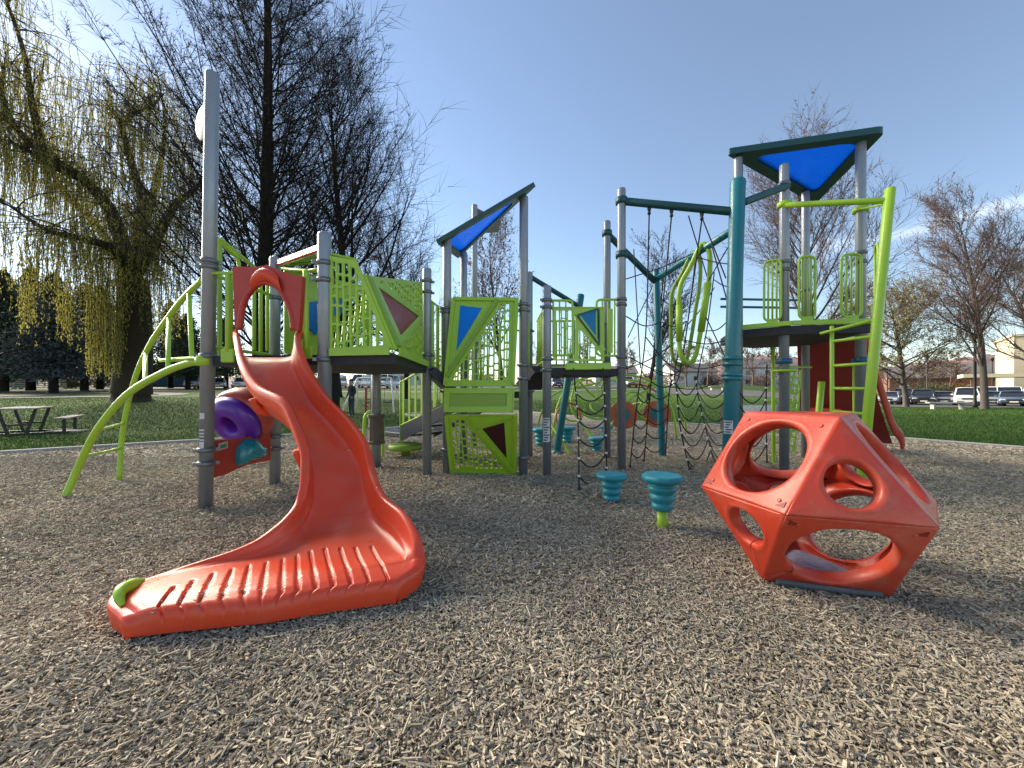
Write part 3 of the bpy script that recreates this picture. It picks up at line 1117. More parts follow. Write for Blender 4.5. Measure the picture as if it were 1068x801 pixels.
for px, d in ((380, 7.0), (388, 6.6)):
    q = G(px, HZ + EYE * F / d)
    MB().tube(spline([q - V((0, 0, 0.1)), q + V((0, 0, 0.6)), q + V((0.02, 0.05, 0.78)), q + V((0.05, 0.25, 0.80)), q + V((0.05, 0.4, 0.6)), q + V((0.05, 0.4, -0.1))], 5), 0.03, 10).build('grab_bar', M['lime'], st)

# ---------- middle tower with the tilted blue roof
t2 = thing('play_tower', 'middle play tower with a steeply tilted blue windowed roof, behind the lime climbing wall', 'play tower', (-0.4, 6.2, 0))
E_, F_, R4, R5, R6 = V((-0.95, 5.6, 0)), V((0.16, 5.5, 0)), V((-0.85, 6.75, 0)), V((0.315, 7.0, 0)), V((-0.79, 8.1, 0))
post(t2, E_, (-0.95, 5.6, 3.46), collars=(0.35, 1.2, 2.35, 2.41))
post(t2, F_, (0.17, 5.5, 4.0), collars=(0.25, 1.38, 1.57, 2.36, 2.44))
post(t2, R4, (-0.85, 6.75, 3.66), collars=(1.2, 2.3))
post(t2, R5, (0.315, 7.0, 3.38), collars=(1.2, 2.3))
post(t2, R6, (-0.79, 8.1, 5.14), collars=(1.4, 3.0))
deck(t2, [E_, F_, R5, R4], 1.2)
tri_roof(t2, [P(455, 252.5, 5.45), P(559, 191, 5.25), P(477, 268, 7.15)], M['dark_teal'], M['blue'], 0.06, 0.12, 0.05)
flat('rear_sail', [P(497, 217, 8.1), P(523, 230, 8.4), P(519, 242, 8.6), P(499, 263, 8.1)], t2, M['steel'], 0.03)
bar_railing(t2, R4, R5, 1.3, 2.3, 10, M['lime'])
bar_railing(t2, F_ + V((0.05, 0.08, 0)), R5, 1.3, 2.3, 8, M['lime'])
MB().bar(F_ + V((0.10, 0.45, 1.27)), V((0.47, 5.75, 1.52)), 0.5, 0.13).build('step_up', M['deck'], t2)

# ---------- lime climbing wall in front of the middle tower
cw = thing('climbing_wall', 'lime folded climbing wall panel with blue and dark red triangle windows and brick-shaped holes', 'climbing wall', (-0.4, 5.4, 0))
tp = [P(464, 402.5, 5.25), P(535, 402.5, 5.2), P(539.5, 312, 5.45), P(472.5, 311, 5.5)]
pl1 = Plane(tp[0], tp[1], tp[3])


def on(pl, px, py):
    """Point of a plane seen at a photo pixel."""
    o = V((0, 0, EYE))
    d = V(((px - CX) / F, 1, (HZ - py) / F))
    t = (pl.o - o).dot(pl.n) / d.dot(pl.n)
    return o + d * t


bw = [on(pl1, 480, 319), on(pl1, 503, 321.5), on(pl1, 476, 366.5)]
p1_, _ = perforated('upper_panel', tp, cw, M['lime'], seed=4, margin=0.012, cw=0.050, ch=0.135, gap=0.020,
                    region=[[on(pl1, 522, 316), on(pl1, 533.5, 316), on(pl1, 530, 397.5), on(pl1, 472, 397.5), on(pl1, 473, 391)]], extra_holes=[bw])
b2 = [pl1.to2(p) for p in bw]
MB().plate([((x - centroid(b2)[0]) * 1.03 + centroid(b2)[0], (y - centroid(b2)[1]) * 1.03 + centroid(b2)[1]) for x, y in b2], [], 0.012, Plane(pl1.at(0, 0, 0), pl1.at(1, 0, 0), pl1.at(0, 1, 0))).build('window', M['blue'], p1_)
nf = pl1.n if pl1.n.y < 0 else -pl1.n
rb_ = MB()
rb_.bar(on(pl1, 519, 313) + nf * 0.025, on(pl1, 466.5, 393) + nf * 0.025, 0.055, 0.03, up=nf)
rb_.build('rib', M['olive'], p1_)
rb2 = MB()
for a, b in (((473, 312), (539, 313)), ((473.2, 312), (464.5, 402)), ((539, 313), (535, 402)), ((464.5, 401.5), (535, 401.5))):
    rb2.bar(on(pl1, *a) + nf * 0.02, on(pl1, *b) + nf * 0.02, 0.05, 0.022, up=nf)
rb2.build('edge_frame', M['lime'], p1_)
mp_ = [P(463, 430, 5.2), P(534, 430, 5.15), P(535, 404.8, 5.2), P(463.5, 404.8, 5.25)]
mpl = Plane(mp_[0], mp_[1], mp_[3])
m2 = [mpl.to2(p) for p in mp_]
p2_ = MB().plate(m2, [inset(m2, 0.075)], 0.05, mpl).build('middle_panel', M['lime'], cw)
MB().plate(inset(m2, 0.07), [], 0.016, mpl).build('inset_plate', M['olive'], p2_)
lp = [P(471, 494, 5.6), P(537, 495, 5.55), P(538, 432.5, 5.15), P(465, 432.5, 5.2)]
pl3 = Plane(lp[0], lp[1], lp[3])
rw = [on(pl3, 503, 447), on(pl3, 526, 440.5), on(pl3, 528.5, 478)]
p3_, _ = perforated('lower_panel', lp, cw, M['lime'], seed=6, margin=0.012, cw=0.052, ch=0.105, gap=0.018,
                    region=[[on(pl3, 470, 437), on(pl3, 484, 437), on(pl3, 528, 489), on(pl3, 474, 489)]], extra_holes=[rw])
r2_ = [pl3.to2(p) for p in rw]
MB().plate([((x - centroid(r2_)[0]) * 1.03 + centroid(r2_)[0], (y - centroid(r2_)[1]) * 1.03 + centroid(r2_)[1]) for x, y in r2_], [], 0.012, pl3).build('window', mat('maroon_window', (0.045, 0.008, 0.010), 0.4), p3_)
n3 = pl3.n if pl3.n.y < 0 else -pl3.n
MB().plate([pl3.to2(on(pl3, 487, 434)), pl3.to2(on(pl3, 534, 434)), pl3.to2(on(pl3, 500, 446))], [], 0.02, Plane(pl3.at(0, 0, 0) + n3 * 0.03, pl3.at(1, 0, 0) + n3 * 0.03, pl3.at(0, 1, 0) + n3 * 0.03)).build('fold_plate', M['lime'], p3_)
rb3 = MB()
rb3.bar(on(pl3, 499, 447) + n3 * 0.025, on(pl3, 536, 492) + n3 * 0.025, 0.05, 0.03, up=n3)
for a, b in (((465.5, 433.5), (471.5, 493.5)), ((537.5, 433.5), (536.5, 494)), ((471.5, 493), (536.5, 494))):
    rb3.bar(on(pl3, *a) + n3 * 0.02, on(pl3, *b) + n3 * 0.02, 0.05, 0.022, up=n3)
rb3.build('edge_frame', M['lime'], p3_)
sd = MB()
for a, b, c_ in ((tp[2], tp[1], V((0.10, 5.53, 1.3))), (mp_[2], mp_[1], V((0.10, 5.53, 1.05))), (lp[2], lp[1], V((0.10, 5.53, 0.7)))):
    sd.bar(a + V((0.012, 0.02, 0)), b + V((0.012, 0.02, 0)), 0.10, 0.02, up=V((1, 0, 0)))
sd.build('side_strip', M['lime'], cw)

# ---------- bridge tower right of the middle
t3 = thing('play_tower', 'open play deck with lime bars and small blue shield window, above black rope ladder', 'play tower', (1.2, 6.2, 0))
R1, R2, R3 = V((0.5, 5.5, 0)), V((1.70, 6.86, 0)), V((1.67, 5.85, 0))
ZR = 1.56
pr1 = post(t3, R1, (0.5, 5.5, 2.72), collars=(1.5, 1.66, 2.40, 2.5))
post(t3, R2, (1.70, 6.86, 4.25), collars=(1.5, 2.4))
post(t3, R3, (1.67, 5.85, 4.30), collars=(1.57, 1.72, 2.52, 2.6))
sticker(pr1, (R1.x, R1.y), 0.0665, math.radians(215), math.radians(305), 0.48, 0.82, M['sticker'], lines=9)
deck(t3, [R1, R3, R2, (0.45, 6.9)], ZR - 0.02)
pr = lambda x, y: wall_pt(R1, R3, x, y)
fp, _ = perforated('brick_panel', [pr(577, 376), pr(630, 377), pr(630, 321), pr(577, 321)], t3, M['lime'], thick=0.018, seed=9, margin=0.012, cw=0.082, ch=0.22, gap=0.014,
                   region=[[pr(579, 375.5), pr(601, 375.5), pr(601, 323), pr(579, 323)], [pr(602.5, 375.5), pr(629, 375.5), pr(629, 370), pr(602.5, 339)]])
wn = [pr(600.0, 328.5), pr(624.5, 321), pr(625, 362)]
pw = Plane(*wn)
w2 = [pw.to2(p) for p in wn]
sh = MB().plate(rounded(w2, 0.05, 5), [rounded(inset(w2, 0.022), 0.05, 5)], 0.06, pw).build('shield_frame', M['dark_teal'], fp)
MB().plate(rounded(inset(w2, 0.020), 0.05, 5), [], 0.02, pw).build('window', M['blue'], fp)
MB().bar(pr(600, 326), pr(630, 366), 0.06, 0.03, up=V((0.3, -1, 0))).build('diagonal_rib', M['lime'], fp)
mb = MB()
mb.tube(spline([pr(648, 312.5), pr(628, 312.5), pr(623.5, 314), pr(622, 320), pr(622, 364), pr(623.5, 369), pr(628, 371), pr(648, 371)], 5), 0.018, 10)
for px in (628, 634, 641):
    mb.rod(pr(px, 313), pr(px, 371), 0.013, 8)
mb.bar(pr(637, 322), pr(637, 368), 0.06, 0.02, up=V((0.3, -1, 0)))
mb.tube(spline([pr(571, 313.5), pr(590, 313.5), pr(595, 314.5), pr(597, 319), pr(597, 364), pr(595, 369), pr(590, 370.5), pr(571, 370.5)], 5), 0.018, 10)
for px in (577, 583.5, 590):
    mb.rod(pr(px, 314), pr(px, 370), 0.013, 8)
mb.rod(pr(571, 321), pr(630, 321), 0.015, 8)
mb.build('loop_railing', M['lime'], t3)
MB().bar(pr(588, 382.5) + V((0.02, -0.06, 0)), pr(635, 382) + V((0.02, -0.06, 0)), 0.03, 0.10, bev=0.008).build('toe_board', M['lime'], t3)
bar_railing(t3, R1 + V((0, 0.08, 0)), V((0.45, 6.9, 0)), 1.66, 2.46, 7, M['lime'])
bar_railing(t3, V((0.45, 6.9, 0)), R2, 1.66, 2.46, 9, M['lime'])
MB().rod((0.315, 7.0, 3.30), P(603, 319, 7.4), 0.045, 10).build('overhead_beam', M['dark_teal'], t3)

# leaning teal pole and thin lime pole behind
lpole = thing('leaning_pole', 'teal round pole leaning behind the open deck with the blue shield window', 'pole', G(581, 472))
MB().rod(G(581, 472) - V((0.03, 0, 0.15)), P(606, 307, 7.5), 0.07, 14).build('shaft', M['teal'], lpole)
MB().lathe(G(581, 472), [(0.11, -0.02), (0.11, 0.03), (0.08, 0.05)], 14).build('foot', M['teal'], lpole)
gp = thing('balance_beam', 'thin lime pole slanting to the chips beside the leaning teal pole', 'pole', G(594, 473))
MB().rod(P(570, 435, 7.9), G(595, 474), 0.028, 10).build('beam', M['lime'], gp)
MB().rod(P(570, 435, 7.9), G(570, HZ + 480 / 7.9), 0.028, 10).build('support', M['lime'], gp)

# ---------- overhead teal frame carrying the ropes
bf = thing('overhead_structure', 'teal overhead pipe frame with a thick teal mast carrying the climbing ropes', 'rope frame', (2.8, 6.2, 0))
sv0, sv1 = V((3.00, 5.3, 0)), P(769.5, 187, 5.3)
MB().rod(sv0 - V((0, 0, 0.1)), sv1, 0.098, 24).build('mast', M['teal'], bf)
mastd = (sv1 - sv0).normalized()
for y in (374, 380, 391, 395):
    z = EYE + (HZ - y) / F * 5.3
    MB().lathe(sv0 + mastd * (z / mastd.z), [(0.10, -0.028), (0.128, -0.024), (0.128, 0.024), (0.10, 0.028)], 24, mastd).build('collar', M['teal'], bf)
sticker(bf, (sv0.x + 0.01, sv0.y), 0.101, math.radians(195), math.radians(262), 0.62, 0.80, M['sticker'], lines=5)
MB().rod(G(691, 476) - V((0, 0, 0.1)), P(684, 281, 7.1), 0.062, 16).build('rear_post', M['teal'], bf)
bm1a, bm1b = V((R3.x, R3.y - 0.0, 4.10)), P(768, 221, 5.3)
MB().rod(bm1a, bm1b, 0.058, 14).build('beam', M['dark_teal'], bf)
MB().rod((R2.x, R2.y, 4.02), P(685.5, 296, 7.1), 0.055, 14).build('beam', M['dark_teal'], bf)
MB().rod(P(684.5, 291, 7.1), P(766, 239, 5.35), 0.055, 14).build('beam', M['teal'], bf)
for c, z, ax in ((R3, 4.10, None), (R3, 3.28, None), (R2, 4.02, None)):
    MB().lathe(c + V((0, 0, z)), [(0.066, -0.05), (0.088, -0.045), (0.088, 0.045), (0.066, 0.05)], 20).build('collar', M['dark_teal'], bf)
for tt in (0.26, 0.46, 0.72):
    p = bm1a.lerp(bm1b, tt)
    MB().lathe(p - V((0, 0, 0.17)), [(0.012, 0), (0.028, 0.02), (0.018, 0.05), (0.028, 0.08), (0.03, 0.11)], 8).build('rope_hanger', M['black'], bf)

# ---------- rope nets
rope_net('rope_ladder', 'narrow black rope ladder with sagging rungs under the open deck with the blue shield', [
    [P(598, 384, 5.45), P(600, 404, 5.35), P(603, 444, 5.05), P(604, 511, 4.66)],
    [P(629, 384, 5.6), P(630, 404, 5.5), P(631.6, 444, 5.3), P(633, 499, 5.25)]],
    [1.2, 1.02, 0.84, 0.62, 0.38, 0.18], G(604, 511), sag=0.12)
b_at = lambda t: bm1a.lerp(bm1b, t) - V((0, 0, 0.15))
rope_net('climbing_net', 'black rope climbing net hanging between the grey post and the slim teal post', [
    [b_at(0.26), P(673.5, 347, 5.95), P(663, 430, 6.0), G(657, 488)],
    [b_at(0.46), P(688, 347, 6.2), P(680, 390, 6.35), G(671.5, 482)],
    [b_at(0.72), P(709.5, 387, 6.4), P(699, 402, 6.5), G(694, 477)]],
    [1.55, 1.36, 1.15, 0.95, 0.73, 0.5, 0.27], G(671, 482), sag=0.10, knots=False)
net2 = rope_net('climbing_net', 'black rope climbing net with white connectors between the slim teal post and thick teal mast', [
    [P(716, 335, 6.3), P(704, 385, 6.2), P(706, 409, 6.0), P(710, 449, 5.8), G(719.5, 491)],
    [P(745, 284, 6.9), P(737, 345, 6.9), P(727, 397, 6.9), P(731, 425, 6.9), G(744, 480)],
    [P(759, 316, 5.5), P(763, 372, 5.5), P(764, 440, 5.5), G(765, 495)]],
    [1.38, 1.2, 1.0, 0.80, 0.6, 0.38, 0.2], G(719, 491), sag=0.10)
for a, b, sg in (((742, 255, 5.7), (759, 316, 5.45), 0), ((764, 250, 5.3), (738, 294, 5.9), 0), ((653, 291, 5.85), (726, 263, 6.0), 0.03), ((727, 268, 6.0), (765, 276, 5.3), 0.02),
                 ((734, 326, 6.0), (756, 372, 5.5), 0.0), ((688, 312, 7.0), (708, 320, 6.0), 0.02), ((715, 355, 6.0), (762, 354, 5.4), 0.06), ((690, 330, 7.0), (712, 352, 6.1), 0.02),
                 ((704, 283, 6.5), (707, 300, 6.1), 0), ((726, 263, 6.0), (722, 300, 6.1), 0), ((700, 375, 6.3), (762, 378, 5.4), 0.12), ((655, 372, 5.9), (708, 392, 6.3), 0.05),
                 ((652, 385, 5.85), (700, 360, 6.4), 0.05), ((762, 392, 5.4), (700, 404, 6.4), 0.10), ((661, 260, 6.6), (668, 384, 6.0), 0), ((653, 330, 5.85), (690, 336, 6.1), 0.10), ((690, 336, 6.1), (716, 335, 6.3), 0.08), ((674, 352, 5.95), (709, 387, 6.4), 0.08), ((716, 340, 6.3), (745, 300, 6.8), 0.05), ((745, 292, 6.8), (765, 300, 5.3), 0.03), ((718, 225, 5.7), (741, 300, 6.6), 0), ((736, 345, 6.7), (764, 330, 5.3), 0.08), ((731, 224, 5.7), (757, 290, 5.4), 0), ((680, 300, 7.0), (655, 352, 5.9), 0.0)):
    p, q = P(*a), P(*b)
    MB().tube(spline([p, (p + q) / 2 - V((0, 0, sg)), q], 5), 0.009, 6).build('guy_rope', M['rope'], net2)
rope_net('climbing_net', 'short black rope net with white connectors between the thick teal mast and the orange dome', [
    [P(768, 398, 5.6), P(769, 425, 5.5), G(771, 492)],
    [P(800, 380, 6.3), P(799, 420, 6.3), G(800, 484)]],
    [1.28, 1.08, 0.85, 0.6, 0.36], G(785, 488), sag=0.10)

# ---------- hanging lime loop
hl = thing('hanging_loop', 'lime bent oval loop hanging among the ropes beside the teal mast', 'climbing loop', (2.85, 6.0, 2.0))
lp_ = [P(731, 256, 5.9), P(720, 278, 5.95), P(709, 300, 6.0), P(708, 330, 6.05), P(708.5, 358, 6.1), P(711, 372, 6.1), P(718, 378.5, 6.1), P(725, 372, 6.05), P(730.5, 347, 6.0), P(735, 318, 5.95), P(739.5, 291, 5.9), P(740.5, 268, 5.85), P(737, 257, 5.85)]
MB().tube(spline(lp_, 5, closed=True), 0.036, 12, closed=True).build('loop', M['lime'], hl)
lp2 = [p + V((0.0, 0.30, -0.02)) for p in lp_]
MB().tube(spline(lp2, 5, closed=True), 0.030, 12, closed=True).build('loop', M['olive'], hl)
mb = MB()
mb.tube([P(708.3, 318, 6.03), P(708.6, 356, 6.1)], 0.05, 12)
mb.tube([P(738.5, 295, 5.9), P(731, 346, 6.0)], 0.052, 12)
mb.build('grip', M['lime'], hl)

# ---------- stepping pods
def pod(name, c, ztop, r, label, group='teal stepping pods', post_m='lime'):
    t = thing(name, label, 'stepping pod', (c[0], c[1], 0), group)
    c = V((c[0], c[1], ztop))
    scal = lambda a, h: 1 + (0.025 * math.cos(10 * a) if h > -0.07 * r / 0.165 else 0)
    k = r / 0.165
    MB().lathe(c, [(p * k, h * k) for p, h in ((0.055, -0.31), (0.070, -0.305), (0.088, -0.285), (0.093, -0.265), (0.088, -0.25), (0.078, -0.238), (0.092, -0.225), (0.105, -0.20), (0.107, -0.185), (0.099, -0.17), (0.088, -0.160), (0.104, -0.148), (0.119, -0.125), (0.121, -0.108), (0.112, -0.092), (0.100, -0.082), (0.118, -0.066), (0.150, -0.060), (0.166, -0.046), (0.170, -0.028), (0.166, -0.010), (0.155, 0.0), (0.11, -0.005), (0.05, -0.007), (0.01, -0.006))], 40, mod=scal).build('cup', M['pod_teal'], t)
    z = ztop - 0.29 * k
    MB().tube([(c.x, c.y, -0.1), (c.x, c.y, max(z, 0.02) + 0.02)], 0.045 * k, 14).build('stem', M[post_m], t)
    return t


pod('stepping_pod', (1.09, 4.2), 0.30, 0.163, 'front stepping pod set low on the chips, behind the taller teal pod')
pod('stepping_pod', (1.325, 3.38), 0.465, 0.168, 'taller teal stepping pod on a lime stem, nearest the orange dome')
pod('stepping_pod', (1.70, 7.7), 0.28, 0.163, 'far teal stepping pod seen between the rope ladder ropes')
pod('stepping_pod', (2.28, 9.3), 0.36, 0.163, 'far teal stepping pod half behind the grey post right of the rope ladder')
pod('stepping_pod', (0.63, 8.3), 0.40, 0.2, 'far teal stepping pod peeking left from behind the grey post with a sticker')
pod('stepping_pod', (1.28, 8.9), 0.38, 0.2, 'far teal stepping pod behind the leaning teal pole')

# ---------- lime tube climber with discs, behind
tc_ = thing('tube_climber', 'tangle of pale lime bent tubes with orange discs, on the chips behind the rope nets', 'climber', (2.8, 10.0, 0))
arcs = [[G(575, 459), P(583, 420, 9.4), P(600, 398, 9.7), P(640, 390, 10), P(680, 398, 10), P(700, 425, 9.8), G(706, 457)],
        [G(560, 448), P(566, 428, 10.5), P(580, 410, 10.5), P(612, 402, 10.3), P(650, 396, 10.6), P(690, 405, 10.8), P(712, 432, 10.6), G(716, 450)],
        [P(590, 405, 10), P(605, 430, 9.6), P(632, 436, 9.6), P(660, 414, 9.9), P(688, 402, 10)],
        [P(604, 398, 9.8), P(622, 415, 10.6), P(646, 426, 10.8), P(668, 420, 10.4), P(682, 430, 10), P(697, 440, 9.9)],
        [P(640, 390, 10), P(650, 412, 9.6), P(640, 437, 9.5), G(634, 459)],
        [P(600, 398, 9.7), P(596, 425, 9.5), P(610, 445, 9.4), G(620, 460)]]
for a in arcs:
    MB().tube(spline(a, 6), 0.030, 8).build('tube', M['lime'], tc_)
for (px, py, d, r, tl) in ((612, 408, 10, 0.30, 0.2), (640, 404, 10.2, 0.32, -0.3), (662, 418, 9.8, 0.26, 0.5), (676, 428, 10, 0.24, 0.1), (628, 424, 9.8, 0.3, 0.9), (598, 428, 9.7, 0.28, -0.2), (684, 405, 10.1, 0.24, 0.6)):
    c = P(px, py, d)
    MB().tube([c + V((math.cos(a) * r, math.sin(a) * r * math.sin(tl), math.sin(a) * r * math.cos(tl))) for a in [i * math.pi / 10 for i in range(20)]], 0.024, 8, closed=True).build('ring', M['lime'], tc_)
for (px, py, d, r) in ((650, 433, 9.4, 0.34), (685, 432, 9.9, 0.34)):
    c = P(px, py, d)
    dsc = MB().lathe(c, [(r, 0), (r * 1.03, 0.025), (r, 0.05)], 24, V((0.3, 1, 0))).build('disc', M['disc_orange'], tc_)
    MB().lathe(c - V((0.02, 0.06, 0)), [(r * 0.5, 0), (r * 0.5, 0.03)], 6, V((0.3, 1, 0))).build('badge', M['teal'], dsc)
for pts in ([(583, 448, 9.3), (580, 432, 9.3), (590, 421, 9.4), (602, 424, 9.4), (606, 438, 9.4)], [(655, 400, 10), (672, 402, 10), (690, 412, 9.9)]):
    MB().tube(spline([P(*p) for p in pts], 5), 0.05, 8, flat=0.5).build('arc_band', M['disc_orange'], tc_)

# ---------- tall right tower with the flat blue roof
t4 = thing('play_tower', 'tallest play tower at right with a flat triangular blue windowed roof and high black deck', 'play tower', (4.4, 6.1, 0))
TA, TB, TC, TD = V((3.48, 5.9, 0)), V((4.01, 5.65, 0)), V((5.0, 5.5, 0)), V((5.25, 6.86, 0))
ZT = 2.14
post(t4, TA, (3.48, 5.9, 4.80), collars=(1.8, 3.4))
post(t4, TB, (4.01, 5.65, 4.55), collars=(1.66, 2.2, 2.98, 3.1, 4.25))
post(t4, TC, (5.0, 5.5, 4.80), collars=(1.66, 2.15, 3.05, 3.18))
post(t4, TD, (5.25, 6.86, 4.78), collars=(2.1, 3.0))
deck(t4, [(3.42, 5.95), (4.0, 5.5), (5.02, 5.33), (5.36, 6.95), (4.6, 7.3), (3.75, 6.9)], ZT, thick=0.12)
mb = MB()
for a, b in (((3.42, 5.93), (4.0, 5.48)), ((4.0, 5.48), (5.02, 5.31))):
    mb.bar((*a, ZT + 0.035), (*b, ZT + 0.035), 0.03, 0.07, bev=0.008)
mb.build('toe_board', M['lime'], t4)
tri_roof(t4, [P(757, 158, 5.85), P(924, 134, 5.25), P(850, 211, 7.35)], M['dark_teal'], M['blue'], 0.09, 0.17, 0.10)
e1 = lambda t: V((3.42, 5.95, 0)).lerp(V((4.0, 5.5, 0)), t)
e2 = lambda t: V((4.0, 5.5, 0)).lerp(V((5.02, 5.33, 0)), t)
loop_railing(t4, e1(0.56), e1(0.84), ZT + 0.1, 3.12, M['lime'])
loop_railing(t4, e2(0.10), e2(0.30), ZT + 0.1, 3.12, M['lime'])
loop_railing(t4, e2(0.62), e2(0.86), ZT + 0.1, 3.12, M['lime'])
loop_railing(t4, V((3.56, 6.05, 0)), V((3.74, 6.6, 0)), ZT + 0.1, 3.0, M['lime'])
perforated('perforated_panel', [V((3.80, 6.75, ZT + 0.02)), V((4.25, 7.1, ZT + 0.02)), V((4.25, 7.1, 3.0)), V((3.80, 6.75, 3.05))], t4, M['steel'], seed=12, margin=0.04, cw=0.06, ch=0.09, gap=0.03)
perforated('perforated_panel', [V((3.80, 6.75, 1.60)), V((4.25, 7.1, 1.75)), V((4.25, 7.1, 2.05)), V((3.80, 6.75, 2.05))], t4, M['steel'], seed=13, margin=0.04, cw=0.06, ch=0.09, gap=0.03)
for z in (2.72, 2.86):
    MB().rod((3.75, 6.9, z), (5.25, 7.0, z), 0.022, 8).build('back_rail', M['teal'], t4)
loop_railing(t4, V((5.42, 5.68, 0)), V((5.66, 5.98, 0)), ZT + 0.45, 3.42, M['lime'], n=0)
for c, y in ((TB, 375), (TC, 372)):
    MB().lathe(c + V((0, 0, 1.64)), [(0.068, -0.04), (0.1, -0.035), (0.1, 0.035), (0.068, 0.04)], 20).build('blue_clamp', mat('blue_clamp', (0.01, 0.09, 0.2), 0.4), t4)
MB().lathe(TB + V((0, 0, 1.50)), [(0.068, -0.02), (0.15, -0.018), (0.15, 0.018), (0.068, 0.02)], 20).build('step_ring', M['lime'], t4)
MB().bar(P(776, 211, 5.35), P(823, 193, 5.62), 0.07, 0.10, bev=0.02).build('top_beam', M['dark_teal'], t4)
mb = MB()
mb.rod(P(806, 362, 6.4), G(807, HZ + 480 / 6.4), 0.03, 10)
mb.rod(P(891, 378, 6.6), G(892, HZ + 480 / 6.6), 0.03, 10)
mb.tube([P(857, 398, 6.6), P(854, 430, 6.6), G(852, HZ + 480 / 6.6)], 0.05, 8)
mb.rod(P(822, 383, 6.1), P(846, 383, 6.6), 0.02, 8)
mb.build('under_frame', M['lime'], t4)
perforated('twisted_panel', [P(821, 470, 6.2), P(829, 472, 6.2), P(836, 386, 6.2), P(823, 385, 6.2)], t4, M['lime'], seed=14, margin=0.02, cw=0.06, ch=0.12, gap=0.03)

# ---------- leaning lime ladder of the right tower
ld = thing('rung_ladder', 'lime ladder with a thick leaning pole, behind the orange dome at the right tower', 'ladder', (4.6, 5.1, 0))
lb, lt = P(897, 507, 4.9), P(928.5, 196, 4.9)
MB().rod(lb - V((0, 0, 0.1)), lt, 0.056, 16).build('pole', M['lime'], ld)
sb, stp = P(868, 499, 5.3), P(867.5, 340, 5.3)
MB().rod(sb - V((0, 0, 0.1)), stp, 0.026, 10).build('stile', M['lime'], ld)
for y1, y2 in ((356, 350.5), (381.5, 379), (405, 405.5), (429, 432), (453, 458), (477, 485)):
    a = sb.lerp(stp, (499 - y1) / 159)
    b = lb.lerp(lt, (507 - y2) / 311)
    MB().rod(a, b, 0.022, 8).build('rung', M['lime'], ld)
MB().rod(P(855, 348, 5.35), lb.lerp(lt, (507 - 333) / 311), 0.022, 8).build('deck_bar', M['lime'], ld)
MB().rod(P(816, 214, 5.62), lb.lerp(lt, (507 - 209) / 311), 0.040, 12).build('top_bar', M['lime'], ld)
mb = MB()
mb.lathe(TB + V((0, 0, EYE + (HZ - 214) / F * 5.65)), [(0.068, -0.04), (0.095, -0.035), (0.095, 0.035), (0.068, 0.04)], 18)
mb.lathe(TC + V((0, 0, EYE + (HZ - 219) / F * 5.5)), [(0.068, -0.04), (0.095, -0.035), (0.095, 0.035), (0.068, 0.04)], 18)
mb.rod(P(897, 218, 5.45), lb.lerp(lt, (507 - 212) / 311), 0.014, 8)
mb.build('clamp', M['lime'], ld)

# ---------- red slide going down behind the right tower
rs = thing('wide_slide', 'dark red wide slide seen from beneath, running down behind the right tower', 'slide', (6.2, 7.4, 0))
tl_, tr_, bl_, br_ = P(831, 352, 6.95), P(899, 352, 6.35), P(836, 452, 8.4), P(931, 463, 7.9)
rows = []
for i in range(13):
    t = i / 12
    z_ = -0.18 * math.sin(math.pi * t) * 0.6
    a, b = tl_.lerp(bl_, t), tr_.lerp(br_, t)
    rows.append([a.lerp(b, j / 10) + V((0, 0, z_ - 0.03 * math.sin(math.pi * 2 * j / 10) ** 2)) for j in range(11)])
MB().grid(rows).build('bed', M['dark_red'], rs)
for side, (a, b) in (('l', (tl_, bl_)), ('r', (tr_, br_))):
    pts = [a + V((0, 0, 0.12)), a.lerp(b, 0.35) + V((0.02, 0, 0.06)), a.lerp(b, 0.8) + V((0.05, 0, 0.08)), a.lerp(b, 0.93) + V((0.16, 0, 0.06)), b + V((0.16, 0, -0.02))]
    sp_ = spline(pts, 5)
    mb = MB()
    mb.grid([[p + V((0.03, -0.02, 0.06)), p + V((0.06, -0.03, 0.05)), p + V((0.07, -0.03, 0.0)), p + V((0.03, -0.02, -0.12)), p + V((0, 0, -0.13)), p + V((0, 0, 0.05)), p + V((0.03, -0.02, 0.06))] for p in sp_])
    mb.build('side_rim', M['red'], rs)
MB().box(P(868, 429, 7.6), (1.0, 0.08, 0.14), bev=0.02).build('cross_bar', M['orange'], rs)
MB().bar(P(845, 355, 6.9), P(862, 415, 7.8), 0.05, 0.08).build('support_strut', M['black'], rs)

# ---------- orange cuboctahedron climber
dm = thing('climber_dome', 'faceted orange climbing cube with round holes, standing on the chips at right', 'climber', (1.92, 2.47, 0))
ea = 0.64
ctr = V((1.92, 2.47, 0))
eh = V((0.955, -0.297, 0)).normalized()
nh = V((0.297, 0.955, 0)).normalized()
zb, zm, zt = 0.02, 0.54, 1.06
bt = [ctr - eh * ea / 2 - nh * ea * 0.2887, ctr + eh * ea / 2 - nh * ea * 0.2887, ctr + nh * ea * 0.5774]
tt_ = [ctr * 2 - p for p in bt]          # top triangle is turned half a turn
bt = [V((p.x, p.y, zb)) for p in bt]
tt_ = [V((p.x, p.y, zt)) for p in tt_]
hx = [ctr + (eh * math.cos(a) + nh * math.sin(a)) * ea + V((0, 0, zm)) for a in [i * math.pi / 3 for i in range(6)]]
